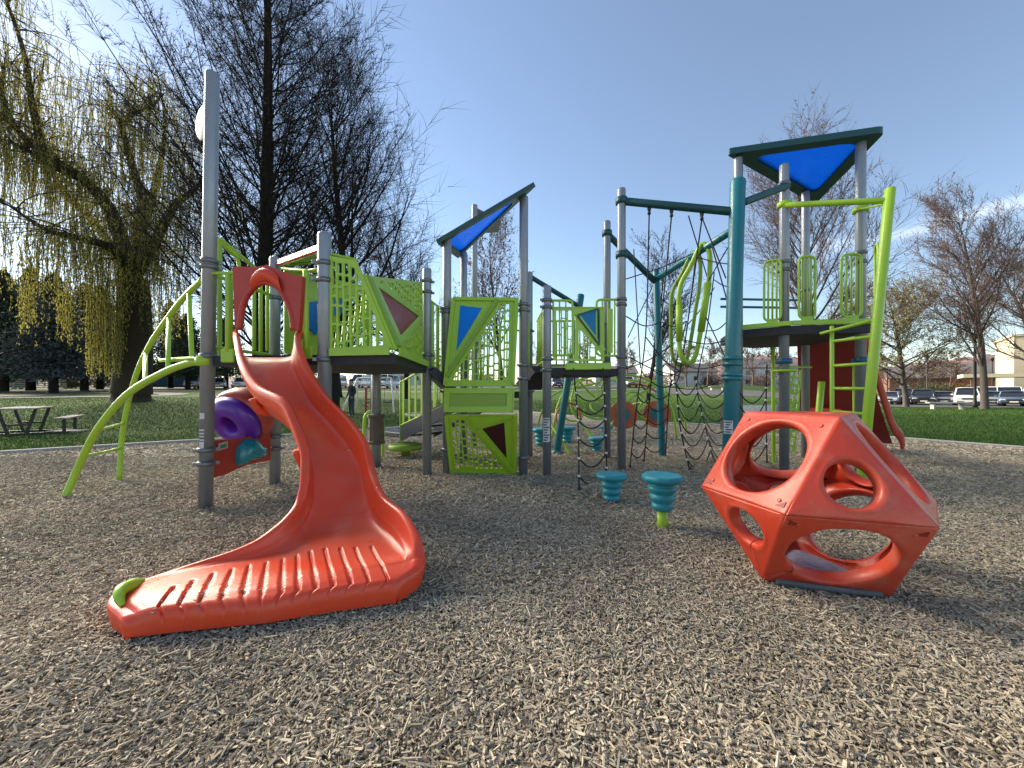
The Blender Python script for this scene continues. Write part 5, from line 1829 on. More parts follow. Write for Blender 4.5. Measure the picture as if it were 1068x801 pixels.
# weeping willow at far left
def willow():
    base = T(137, 27)
    t = thing('weeping_willow', 'huge weeping willow with a thick dark trunk and yellow green hanging strands, at left', 'tree', base)
    rd, rg = random.Random(5), np.random.default_rng(5)
    D = 27.0
    trunk, limbs = Segs(), Segs()
    def path(pts, r0, r1, sg, n=7):
        q = spline(pts, n)
        k = len(q) - 1
        for i in range(k):
            sg.add(q[i], q[i + 1], r0 + (r1 - r0) * i / k, r0 + (r1 - r0) * (i + 1) / k)
        return q
    fork = P(139, 292, D)
    tr = path([base - V((0, 0, 0.5)), base + V((0, 0, 0.3)), base + V((0.1, 0, 1.6)), P(141, 350, D), fork], 1.25, 0.85, trunk, 5)
    trunk.r0[0:6] = [1.8, 1.65, 1.4, 1.25, 1.12, 1.05]
    trunk.r1[0:6] = [1.65, 1.4, 1.25, 1.12, 1.05, 1.0]
    lim = []
    for pts, r0, r1 in (
        ([fork, P(128, 255, 27), P(112, 215, 26.5), P(84, 185, 26), P(45, 160, 25.5), P(14, 130, 25), P(2, 95, 25), P(6, 62, 25)], 0.72, 0.22),
        ([P(88, 187, 26), P(60, 176, 25), P(30, 158, 24), P(18, 152, 23.5)], 0.34, 0.12),
        ([fork, P(146, 250, 27.5), P(150, 215, 28), P(140, 180, 28), P(130, 145, 28), P(122, 122, 28), P(112, 110, 28)], 0.62, 0.2),
        ([P(127, 128, 28), P(140, 118, 27.5), P(156, 112, 27), P(170, 98, 26.5)], 0.26, 0.12),
        ([fork, P(165, 245, 26), P(182, 215, 25), P(205, 195, 24.5), P(225, 160, 24)], 0.55, 0.16),
        ([fork, P(150, 240, 30), P(165, 180, 32), P(172, 130, 33), P(165, 80, 33)], 0.5, 0.15),
        ([fork, P(120, 262, 24), P(90, 250, 22.5), P(50, 240, 21.5), P(10, 215, 21)], 0.45, 0.13),
        ([fork, P(100, 235, 31), P(60, 190, 33), P(40, 120, 34), P(46, 60, 34)], 0.48, 0.14),
        ([P(45, 160, 25.5), P(34, 110, 25), P(26, 60, 25), P(10, 10, 25), P(-14, -40, 25)], 0.3, 0.1),
        ([P(14, 130, 25), P(-20, 105, 24), P(-60, 60, 24), P(-90, 20, 24)], 0.3, 0.1)):
        lim.append(path(pts, r0 * 0.72, 0.05, limbs))
    sub, strands = Segs(), Segs()
    leaf = []
    tips = []
    for q in lim:
        for i in range(2, len(q)):
            for _ in range(3):
                if rd.random() < 0.75:
                    d = V((rd.gauss(0, 1), rd.gauss(0, 1), rd.uniform(0.1, 1.2))).normalized()
                    L = rd.uniform(1.6, 4.6)
                    p = V(q[i])
                    for s in range(6):
                        d = (d + V((rd.gauss(0, 0.2), rd.gauss(0, 0.2), -0.17))).normalized()
                        e = p + d * L / 6
                        sub.add(p, e, 0.036 - 0.0045 * s, 0.032 - 0.0045 * s)
                        p = e
                        if s > 0:
                            tips.append(p.copy())
                            tips.append(p + V((rd.gauss(0, 0.3), rd.gauss(0, 0.3), 0.1)))
                            if rd.random() < 0.5:
                                tips.append(p + V((rd.gauss(0, 0.5), rd.gauss(0, 0.5), 0.0)))
    for p in tips:
        if rd.random() > 0.44:
            continue
        L = rd.uniform(1.0, 4.2)
        if rd.random() < 0.10:
            L = rd.uniform(4, 7.5)
        L = min(L, max(0.5, p.z - 3.2 - ground_z(p.x, p.y)))
        k = max(3, int(L / 0.55))
        a = p.copy()
        sw = V((rd.gauss(0, 0.05), rd.gauss(0, 0.05), 0))
        for s in range(k):
            b = a + V((rd.gauss(0, 0.035), rd.gauss(0, 0.035), 0)) + sw * (1 - s / k) * 2 - V((0, 0, L / k))
            strands.add(a, b, 0.011, 0.009)
            m = int(6 * L / k / 0.55)
            for z in range(m):
                leaf.append(tuple(a.lerp(b, rd.random()) + V((rd.gauss(0, 0.035), rd.gauss(0, 0.035), 0))))
            a = b
    # low curtains that hang nearly to the lawn
    for (px0, px1, y0, y1, d, num) in ((90, 128, 300, 388, 25.0, 130), (60, 74, 300, 352, 24, 40), (20, 34, 285, 345, 23, 30), (150, 190, 300, 352, 29, 40)):
        for _ in range(num):
            px = rd.uniform(px0, px1)
            a = P(px, y0 + rd.uniform(-20, 25), d + rd.gauss(0, 0.8))
            L = a.z - P(px, y1 + rd.uniform(-22, 8), d).z
            k = max(3, int(L / 0.6))
            for s in range(k):
                b = a + V((rd.gauss(0, 0.03), rd.gauss(0, 0.03), -L / k))
                strands.add(a, b, 0.011, 0.009)
                for z in range(7):
                    leaf.append(tuple(a.lerp(b, rd.random()) + V((rd.gauss(0, 0.035), rd.gauss(0, 0.035), 0))))
                a = b
    v, f = trunk.arrays(14)
    seg_mesh('trunk', [(v, f, 0)], [M['bark_willow']], t)
    v1, f1 = limbs.arrays(9)
    v2, f2 = sub.arrays(5)
    seg_mesh('limbs', [(v1, f1, 0), (v2, f2, 0)], [M['bark_willow']], t)
    v3, f3 = strands.arrays(3)
    v4, f4 = leaf_quads(leaf, 0.046, rg, 3.4, droop=True)
    seg_mesh('crown', [(v3, f3, 0), (v4, f4, 1)], [M['bark_willow'], M['willow_leaf']], t)


willow()


# dark evergreens beyond the willow
def evergreen(label, base, H, W, seed, material, bare=0.15, group='dark evergreens behind the willow', name='evergreen_tree'):
    rd, rg = random.Random(seed), np.random.default_rng(seed)
    t = thing(name, label, 'tree', base, group)
    tr, br = Segs(), Segs()
    b = V(base)
    for i in range(8):
        tr.add(b + V((0, 0, H * i / 8 - (0.4 if i == 0 else 0))), b + V((0, 0, H * (i + 1) / 8)), 0.028 * H * (1 - i / 8) + 0.03, 0.028 * H * (1 - (i + 1) / 8) + 0.03)
    pts = []
    n = int(H * 12)
    for k in range(n):
        t_ = bare + (1 - bare) * (k + rd.random()) / n
        z = H * t_
        R = W * (1 - t_) ** 0.8 * rd.uniform(0.55, 1.15) + 0.25
        a = k * 2.4 + rd.gauss(0, 0.4)
        p = b + V((0, 0, z))
        d = V((math.cos(a), math.sin(a), 0.12))
        for s in range(4):
            e = p + d * R / 4
            br.add(p, e, 0.05, 0.03)
            for _ in range(int(28 * (0.4 + R / W))):
                sp = R * 0.20
                pts.append(tuple(p.lerp(e, rd.random()) + V((rd.gauss(0, sp), rd.gauss(0, sp), rd.gauss(-0.10, 0.14) - abs(rd.gauss(0, 0.12))))))
            p = e
            d = (d + V((rd.gauss(0, 0.12), rd.gauss(0, 0.12), -0.16))).normalized()
    v, f = tr.arrays(8)
    seg_mesh('trunk', [(v, f, 0)], [M['bark_dark']], t)
    v1, f1 = br.arrays(3)
    v2, f2 = leaf_quads(pts, 0.15, rg, 2.2)
    seg_mesh('crown', [(v1, f1, 0), (v2, f2, 1)], [M['bark_dark'], material], t)


for i, (px, d, H, W, m, bare, lab) in enumerate((
        (4, 46, 13.0, 4.0, 'needle', 0.14, 'dark evergreen at the left picture edge, in front of the board fence'),
        (32, 52, 15.0, 4.2, 'needle', 0.14, 'tall dark evergreen with a thick trunk left of the white board fence end'),
        (56, 43, 12.0, 4.2, 'needle_blue', 0.14, 'blue grey spreading evergreen behind the picnic table'),
        (88, 50, 12.5, 4.0, 'needle_blue', 0.16, 'dark blue grey evergreen left of the willow trunk'),
        (104, 58, 14.0, 4.2, 'needle', 0.16, 'dark green evergreen partly behind the yellow willow curtain'),
        (178, 62, 12.5, 4.5, 'needle', 0.16, 'dark evergreen right of the willow trunk, left of the tall post'),
        (196, 56, 10.0, 3.6, 'needle', 0.20, 'lower dark evergreen just left of the tall grey post'),
        (236, 64, 10.5, 4.2, 'needle', 0.20, 'dark evergreen behind the orange slide hood'),
        (310, 66, 9.5, 4.0, 'needle', 0.16, 'dark evergreen behind the left tower, right of the conical tree'),
        (-40, 50, 15.0, 4.5, 'needle', 0.12, 'dark evergreen beyond the left picture edge'))):
    evergreen(lab, T(px, d), H * 1.12, W * 1.45, 80 + i, M[m], bare)


def shrub(label, base, w, h, seed, material, group):
    rd, rg = random.Random(seed), np.random.default_rng(seed)
    t = thing('shrub', label, 'shrub', base, group)
    sg = Segs()
    pts = []
    for k in range(26):
        p = V(base) + V((rd.gauss(0, w * 0.18), rd.gauss(0, w * 0.18), -0.1))
        d = V((rd.gauss(0, 0.5), rd.gauss(0, 0.5), 1)).normalized()
        for s in range(5):
            e = p + d * h / 5 * rd.uniform(0.7, 1.1)
            sg.add(p, e, 0.025, 0.018)
            for _ in range(16):
                pts.append(tuple(e + V((rd.gauss(0, w * 0.13), rd.gauss(0, w * 0.13), rd.gauss(0, h * 0.06)))))
            p = e
            d = (d + V((rd.gauss(0, 0.3), rd.gauss(0, 0.3), 0))).normalized()
    v1, f1 = sg.arrays(3)
    v2, f2 = leaf_quads(pts, 0.17, rg, 1.6)
    seg_mesh('stems', [(v1, f1, 0)], [M['bark_far']], t)
    seg_mesh('foliage', [(v2, f2, 0)], [material], t)


for i, (px, d, w, h, m, lab) in enumerate((
        (18, 60, 4.5, 3.0, 'needle', 'low dark shrub above the board fence at the left edge'),
        (70, 62, 4.0, 2.6, 'shrub_leaf', 'olive shrub right of the white board fence'),
        (112, 66, 5.0, 3.0, 'shrub_leaf', 'olive shrub behind the left side of the willow trunk'),
        (160, 72, 5.0, 3.4, 'needle', 'dark shrub behind the willow trunk, right side'),
        (205, 74, 5.0, 3.2, 'needle', 'dark shrub behind the tall grey post'),
        (260, 74, 5.0, 3.6, 'needle', 'dark shrub seen beneath the orange slide hood'),
        (505, 84, 6.0, 3.4, 'bud', 'rust brown shrub far behind the climbing wall'),
        (688, 88, 7.0, 3.6, 'bud', 'rust brown shrub far behind the slim teal post'),
        (742, 92, 7.0, 4.2, 'bud', 'rust brown shrub far behind the rope net'),
        (796, 90, 7.0, 4.0, 'bud', 'rust brown shrub far right of the teal mast'),
        (972, 60, 4.5, 3.4, 'shrub_leaf', 'olive green shrub above the parked black car'),
        (998, 62, 4.5, 3.2, 'bud', 'brown shrub above the grey parked car'))):
    shrub(lab, T(px, d), w, h, 120 + i, M[m], 'shrubs round the park')

# =================================================================== BACKGROUND THINGS
# hills
for nm, d, pts in (('hills', 620, [(-300, 388), (0, 384), (150, 390), (330, 398), (480, 402), (600, 396), (690, 388), (740, 378), (800, 371), (850, 376), (905, 384), (960, 378), (1010, 372), (1070, 368), (1200, 366), (1500, 372)]),
                   ('ridge', 420, [(500, 404), (640, 399), (720, 394), (780, 390), (830, 386), (880, 392), (960, 396), (1030, 389), (1100, 384), (1400, 386)])):
    rows = [[], [], [], []]
    sp_ = spline([P(px, py, d) for px, py in pts], 12)
    rd = random.Random(d)
    for p in sp_:
        q = p + V((0, 0, rd.gauss(0, 1.6)))
        rows[0].append((q.x * 0.72, q.y * 0.72, -1.0))
        rows[1].append((q.x * 0.86, q.y * 0.86, q.z * 0.55 + rd.gauss(0, 1)))
        rows[2].append(tuple(q))
        rows[3].append((q.x * 1.3, q.y * 1.3, -2.0))
    tag(MB().grid(rows, smooth=True).build(nm, mat('hill_' + nm, (0.20, 0.145, 0.14) if nm == 'hills' else (0.16, 0.105, 0.09), 0.95, var=0.35, scale=0.03, spec=0.1)), kind='structure')


def house(label, c, w, dp, h, rh, yaw, wall_m, roof_m, nwin=3, storeys=1, name='house', flat_roof=False, cat='building', signm=None):
    t = thing(name, label, cat, c)
    ax = V((math.cos(yaw), math.sin(yaw), 0))
    ay = V((-ax.y, ax.x, 0))
    az = V((0, 0, 1))
    c = V(c)
    wl = MB().box(c + az * (h / 2 - 0.5), (w, dp, h + 1.0), (ax, ay, az)).build('wall', wall_m, t)
    for s in range(storeys):
        for i in range(nwin):
            x = w * ((i + 0.5) / nwin - 0.5)
            z = h * (s + 0.55) / storeys
            p = c + ax * x - ay * (dp / 2 + 0.02) + az * z
            f = MB().box(p, (1.3, 0.06, 1.3), (ax, ay, az)).build('window', M['white'], wl)
            MB().box(p - ay * 0.035, (1.1, 0.02, 1.1), (ax, ay, az)).build('pane', M['glass'], wl)
    d_ = c + ax * (w * 0.06) - ay * (dp / 2 + 0.02) + az * 1.05
    MB().box(d_ + ax * (w / nwin * 0.5), (1.0, 0.07, 2.1), (ax, ay, az)).build('door', M['brick'], wl)
    mb = MB()
    if flat_roof:
        mb.box(c + az * (h + 0.15), (w + 0.5, dp + 0.5, 0.3), (ax, ay, az))
    else:
        e = 0.4
        v = []
        for sx in (-1, 1):
            for (sy, z) in ((-1, h - 0.05), (0, h + rh), (1, h - 0.05)):
                v.append(c + ax * sx * (w / 2 + e) + ay * sy * (dp / 2 + e) + az * z)
                v.append(c + ax * sx * (w / 2 + e) + ay * sy * (dp / 2 + e) + az * (z + 0.2))
        b = len(mb.v)
        mb.v += v
        for q in ((0, 6, 8, 2), (2, 8, 10, 4), (1, 3, 9, 7), (3, 5, 11, 9), (0, 1, 7, 6), (4, 10, 11, 5), (0, 2, 3, 1), (2, 4, 5, 3), (6, 7, 9, 8), (8, 9, 11, 10)):
            mb.face(q)
        g = MB()
        for sx in (-1, 1):
            k = len(g.v)
            g.v += [c + ax * sx * (w / 2 - 0.01) - ay * dp / 2 + az * (h - 0.1), c + ax * sx * (w / 2 - 0.01) + ay * dp / 2 + az * (h - 0.1), c + ax * sx * (w / 2 - 0.01) + az * (h + rh - 0.1)]
            g.face((k, k + 1, k + 2))
        g.build('gable', wall_m, wl)
    mb.build('roof', roof_m, t)
    return t


house('low white house with a grey roof, far behind the rope net', T(716, 96), 11, 8, 3.4, 2.2, 0.1, M['house_white'], M['roof_grey'])
house('small white house left of the slim teal post, far off', T(640, 100), 10, 8, 3.2, 2.0, -0.1, M['house_white'], M['roof_grey'])
house('white house just right of the teal mast, far off', T(792, 98), 13, 9, 4.6, 2.4, -0.2, M['house_white'], M['roof_grey'], storeys=2)
house('long white building far behind the stair railing', T(430, 105), 22, 9, 4.0, 2.0, 0.1, M['house_white'], M['roof_grey'], 6)
house('dark grey house behind the leaning teal pole, far off', T(575, 98), 12, 8, 3.4, 2.2, 0.15, M['car_grey'], M['roof_grey'])
house('white low house far behind the tall grey post at left', T(185, 92), 16, 8, 3.0, 1.6, 0.5, M['house_white'], M['roof_grey'], 4)
house('brown red house behind the parked cars at right', T(985, 74), 17, 9, 4.2, 2.4, -0.6, M['brick'], M['roof_grey'], 4)
house('white house with dark windows behind the white parked car', T(1012, 86), 12, 9, 5.6, 2.2, -0.5, M['house_white'], M['roof_grey'], 3, storeys=2)
# cream building with canopy at the right edge
cb = house('cream flat roofed building with a pale canopy at the right edge', T(1130, 58), 15, 12, 10.0, 0, -0.75, M['cream'], M['cream'], 3, storeys=2, name='cream_building', flat_roof=True)
cp = T(1066, 52)
mbc = MB()
axc, ayc = V((math.cos(-0.75), math.sin(-0.75), 0)), V((math.sin(0.75), math.cos(0.75), 0))
mbc.box(cp + V((0, 0, 3.7)), (11, 5, 0.5), (axc, ayc, V((0, 0, 1))))
mbc.build('canopy', M['cream'], cb)
for k in (-4.6, 0, 4.6):
    MB().box(cp + axc * k - ayc * 2.1 + V((0, 0, 1.7)), (0.35, 0.35, 3.8), (axc, ayc, V((0, 0, 1)))).build('column', M['brick'], cb)
# little yellow-red sign on the far side of the car park
sgn = thing('roadside_sign', 'small orange sign panel on two posts above the parked cars', 'sign', T(1000, 62))
q = T(1000, 62)
MB().box(q + V((0, 0, 2.7)), (1.3, 0.12, 0.45), (V((0.75, -0.65, 0)), V((0.65, 0.75, 0)), V((0, 0, 1)))).build('panel', M['yellow'], sgn)
for k in (-0.5, 0.5):
    MB().rod(q + V((0.75 * k, -0.65 * k, -0.2)), q + V((0.75 * k, -0.65 * k, 2.5)), 0.06, 8).build('leg', M['black'], sgn)

# board fence at far left
fn = thing('board_fence', 'white weathered horizontal board fence with a slanted brace at far left', 'fence', T(30, 58))
mb = MB()
fa, fb = T(-60, 58), T(68, 58)
for k in range(6):
    z = 0.25 + k * 0.30
    mb.bar(fa + V((0, 0, z)), fb + V((0, 0, z)), 0.03, 0.16)
mb.build('boards', M['fence_white'], fn)
for k in range(8):
    p = fa.lerp(fb, k / 7)
    MB().box(p + V((0, 0.10, 0.9)), (0.14, 0.12, 2.1)).build('post', M['fence_white'], fn)
MB().bar(T(9, 57.6) + V((0, -0.1, 1.9)), T(16, 57.6) + V((0, -0.9, -0.1)), 0.12, 0.10).build('brace', M['fence_white'], fn)

# picnic tables
def picnic(label, c, yaw):
    t = thing('picnic_table', label, 'picnic table', c, 'picnic tables on the grass')
    ax = V((math.cos(yaw), math.sin(yaw), 0))
    ay = V((-ax.y, ax.x, 0))
    az = V((0, 0, 1))
    c = V(c) - V((0, 0, 0.03))
    mb = MB()
    for k in range(5):
        mb.box(c + ay * (k - 2) * 0.155 + az * 0.75, (1.8, 0.145, 0.04), (ax, ay, az), 0.006)
    mb.build('table_top', M['wood'], t)
    for s in (-1, 1):
        b = MB()
        for k in (-0.5, 0.5):
            b.box(c + ay * (s * 0.86 + k * 0.15) + az * 0.46, (1.8, 0.14, 0.04), (ax, ay, az), 0.006)
        b.build('bench_seat', M['wood'], t)
    for e in (-0.55, 0.55):
        f = MB()
        o = c + ax * e
        f.bar(o - ay * 0.95 + az * 0.04, o + ay * 0.95 + az * 0.04, 0.07, 0.07)
        for s in (-1, 1):
            f.bar(o + ay * s * 0.16 + az * 0.04, o + ay * s * 0.33 + az * 0.73, 0.06, 0.06, up=ax)
            f.bar(o + ay * s * 0.86 + az * 0.04, o + ay * s * 0.86 + az * 0.44, 0.06, 0.08, up=ax)
        f.bar(o - ay * 0.22 + az * 0.3, o + ay * 0.22 + az * 0.3, 0.05, 0.05)
        f.build('leg_frame', M['black'], t)
    return t


picnic('picnic table with weathered top and black steel frame on the grass at left', T(26, 11.0), 2.23)
tag(MB().box(T(72, 11.5) + V((0, 0, -0.01)), (0.9, 0.45, 0.05), bev=0.01).build('paving_slab', M['concrete'], loc=T(72, 11.5)), 'small flat concrete slab in the grass beside the picnic table', 'paving slab')

# swing set, red climber and person
sw = thing('swing_set', 'white framed swing set far behind the stair, right of the person', 'swing set', T(392, 23))
tb0, tb1 = P(373, 394.5, 23), P(408, 394, 23)
MB().rod(tb0, tb1, 0.05, 8).build('top_bar', M['white'], sw)
for p, s in ((tb0, -1), (tb1, 1)):
    for k in (-1, 1):
        MB().rod(p, V((p.x + s * 0.5 + 0.0, p.y + k * 1.1, -0.05)), 0.045, 8).build('leg', M['white'], sw)
for px in (384, 402):
    a = P(px, 394.3, 23)
    mb = MB()
    mb.rod(a, V((a.x - 0.05, a.y - 0.1, 0.55)), 0.012, 5)
    mb.rod(a + V((0.4, 0, 0)), V((a.x + 0.38, a.y - 0.1, 0.55)), 0.012, 5)
    mb.build('chain', M['black'], sw)
    MB().box((a.x + 0.16, a.y - 0.1, 0.53), (0.48, 0.18, 0.05), bev=0.01).build('seat', M['black'], sw)
rc = thing('red_climber', 'small red metal pole climber behind the brown drum box post', 'climber', G(384, 432))
g0 = G(384, 432)
for dx in (-0.12, 0.18, 0.5):
    MB().rod(g0 + V((dx, 0, -0.1)), g0 + V((dx, 0, 1.45 - abs(dx) * 0.3)), 0.055, 8).build('pole', M['red_paint'], rc)
for z in (0.4, 0.8, 1.2):
    MB().rod(g0 + V((-0.12, 0.02, z)), g0 + V((0.5, 0.02, z)), 0.035, 8).build('rung', M['red_paint'], rc)


def person(label, c, h, yaw):
    t = thing('person', label, 'person', c)
    me = bpy.data.meshes.new('skeleton')
    k = h / 1.78
    J = dict(pel=(0, 0, 0.95), wst=(0, 0.01, 1.10), che=(0, 0.0, 1.32), nck=(0, -0.01, 1.49), hd0=(0, -0.03, 1.56), hd1=(0, -0.035, 1.66), hd2=(0, -0.025, 1.74),
             hl=(0.10, 0, 0.92), kl=(0.12, -0.02, 0.50), al=(0.13, 0.02, 0.09), fl=(0.14, -0.05, 0.045), tl=(0.15, -0.15, 0.035),
             hr=(-0.10, 0, 0.92), kr=(-0.13, 0.0, 0.50), ar=(-0.15, 0.06, 0.09), fr=(-0.16, -0.01, 0.045), tr=(-0.17, -0.11, 0.035),
             sl=(0.19, 0, 1.42), el=(0.26, 0.04, 1.15), wl=(0.23, -0.10, 0.95), ml=(0.20, -0.15, 0.90),
             sr=(-0.19, 0, 1.42), er=(-0.27, 0.04, 1.15), wr=(-0.23, -0.10, 0.95), mr=(-0.20, -0.15, 0.90))
    R = dict(pel=0.15, wst=0.14, che=0.155, nck=0.06, hd0=0.085, hd1=0.10, hd2=0.07, hl=0.095, kl=0.065, al=0.045, fl=0.045, tl=0.032, hr=0.095, kr=0.065, ar=0.045, fr=0.045, tr=0.032,
             sl=0.075, el=0.052, wl=0.036, ml=0.04, sr=0.075, er=0.052, wr=0.036, mr=0.04)
    keys = list(J)
    Ed = [('pel', 'wst'), ('wst', 'che'), ('che', 'nck'), ('nck', 'hd0'), ('hd0', 'hd1'), ('hd1', 'hd2'), ('pel', 'hl'), ('hl', 'kl'), ('kl', 'al'), ('al', 'fl'), ('fl', 'tl'), ('pel', 'hr'), ('hr', 'kr'), ('kr', 'ar'), ('ar', 'fr'), ('fr', 'tr'),
          ('che', 'sl'), ('sl', 'el'), ('el', 'wl'), ('wl', 'ml'), ('che', 'sr'), ('sr', 'er'), ('er', 'wr'), ('wr', 'mr')]
    me.from_pydata([J[n] for n in keys], [(keys.index(a), keys.index(b)) for a, b in Ed], [])
    o = bpy.data.objects.new('skeleton', me)
    COL.objects.link(o)
    md = o.modifiers.new('skin', 'SKIN')
    sub = o.modifiers.new('sub', 'SUBSURF')
    sub.levels = 2
    for i, n in enumerate(keys):
        me.skin_vertices[0].data[i].radius = (R[n], R[n] * (0.75 if n in ('pel', 'wst', 'che') else 1))
    me.skin_vertices[0].data[0].use_root = True
    bpy.context.view_layer.update()
    m2 = bpy.data.meshes.new_from_object(o.evaluated_get(bpy.context.evaluated_depsgraph_get()))
    bpy.data.objects.remove(o)
    rot = Matrix.Translation(V(c)) @ Matrix.Rotation(yaw, 4, 'Z') @ Matrix.Scale(k, 4)
    zs = [(p.center.z, p.center.x) for p in m2.polygons]
    for p, (z, x) in zip(m2.polygons, zs):
        p.use_smooth = True
        p.material_index = 0 if z > 1.50 or (z < 0.955 and abs(x) > 0.175 and z > 0.8) else (1 if z > 0.93 else (2 if z > 0.10 else 3))
    m2.transform(rot)
    link('body', m2, [M['skin'], M['jacket'], M['jeans'], M['black']], t)
    hm = MB().sphere((0, -0.005, 1.705), 0.108, 12, 8, (0.92, 1.05, 0.85))
    hm.v = [rot @ p for p in hm.v]
    hm.build('hair', M['hair'], t)


person('person in dark jacket and dark jeans standing on the chips, seen under left tower', G(366.5, 435), 1.76, -0.6)

# benches, lamps, bin board
def slab_bench(label, c, yaw, col):
    t = thing('park_bench', label, 'bench', c)
    ax = V((math.cos(yaw), math.sin(yaw), 0))
    ay = V((-ax.y, ax.x, 0))
    az = V((0, 0, 1))
    MB().box(V(c) + az * 0.46, (2.3, 0.5, 0.09), (ax, ay, az), 0.02).build('seat', col, t)
    for s in (-0.8, 0.8):
        MB().box(V(c) + ax * s + az * 0.18, (0.14, 0.42, 0.50), (ax, ay, az), 0.015).build('leg', col, t)


slab_bench('pale concrete backless bench on the grass before the parked cars', T(988, 28.5), -0.35, M['concrete'])
slab_bench('pale concrete backless bench far off on the lawn right of the teal mast', T(748, 52), 0.1, M['concrete'])
bb = thing('board_bench', 'grey board bench with a dark frame behind the orange dome', 'bench', (7.4, 11.9, 0))
MB().box((7.5, 11.9, 0.62), (1.9, 0.05, 0.30), bev=0.01).build('backrest', M['car_silver'], bb)
MB().box((7.5, 11.65, 0.42), (1.9, 0.42, 0.05), bev=0.01).build('seat', M['car_silver'], bb)
for x in (6.57, 8.43):
    MB().box((x, 11.8, 0.38), (0.06, 0.5, 0.86), bev=0.01).build('leg', M['black'], bb)


def lamp_post(label, c, h, r=0.07):
    t = thing('street_lamp', label, 'street lamp', c)
    c = V(c)
    MB().tube([c - V((0, 0, 0.2)), c + V((0, 0, 0.5)), c + V((0, 0, 0.55)), c + V((0, 0, h))], [r * 1.6, r * 1.6, r, r * 0.8], 12).build('pole', M['black'], t)
    MB().lathe(c + V((0, 0, h)), [(0.05, 0), (0.16, 0.05), (0.20, 0.35), (0.24, 0.38), (0.05, 0.55)], 12).build('lantern', M['black'], t)


lamp_post('thick black lamp pole beside the grey barked tree at right', T(1017, 32), 7.2, 0.10)
lamp_post('slim black street lamp behind the black parked car', T(967, 52), 6.0)
lamp_post('slim black street lamp far off left of the tallest tower', T(771, 78), 6.5)
lamp_post('slim black street lamp right of the grey barked tree', T(1035, 56), 6.0)


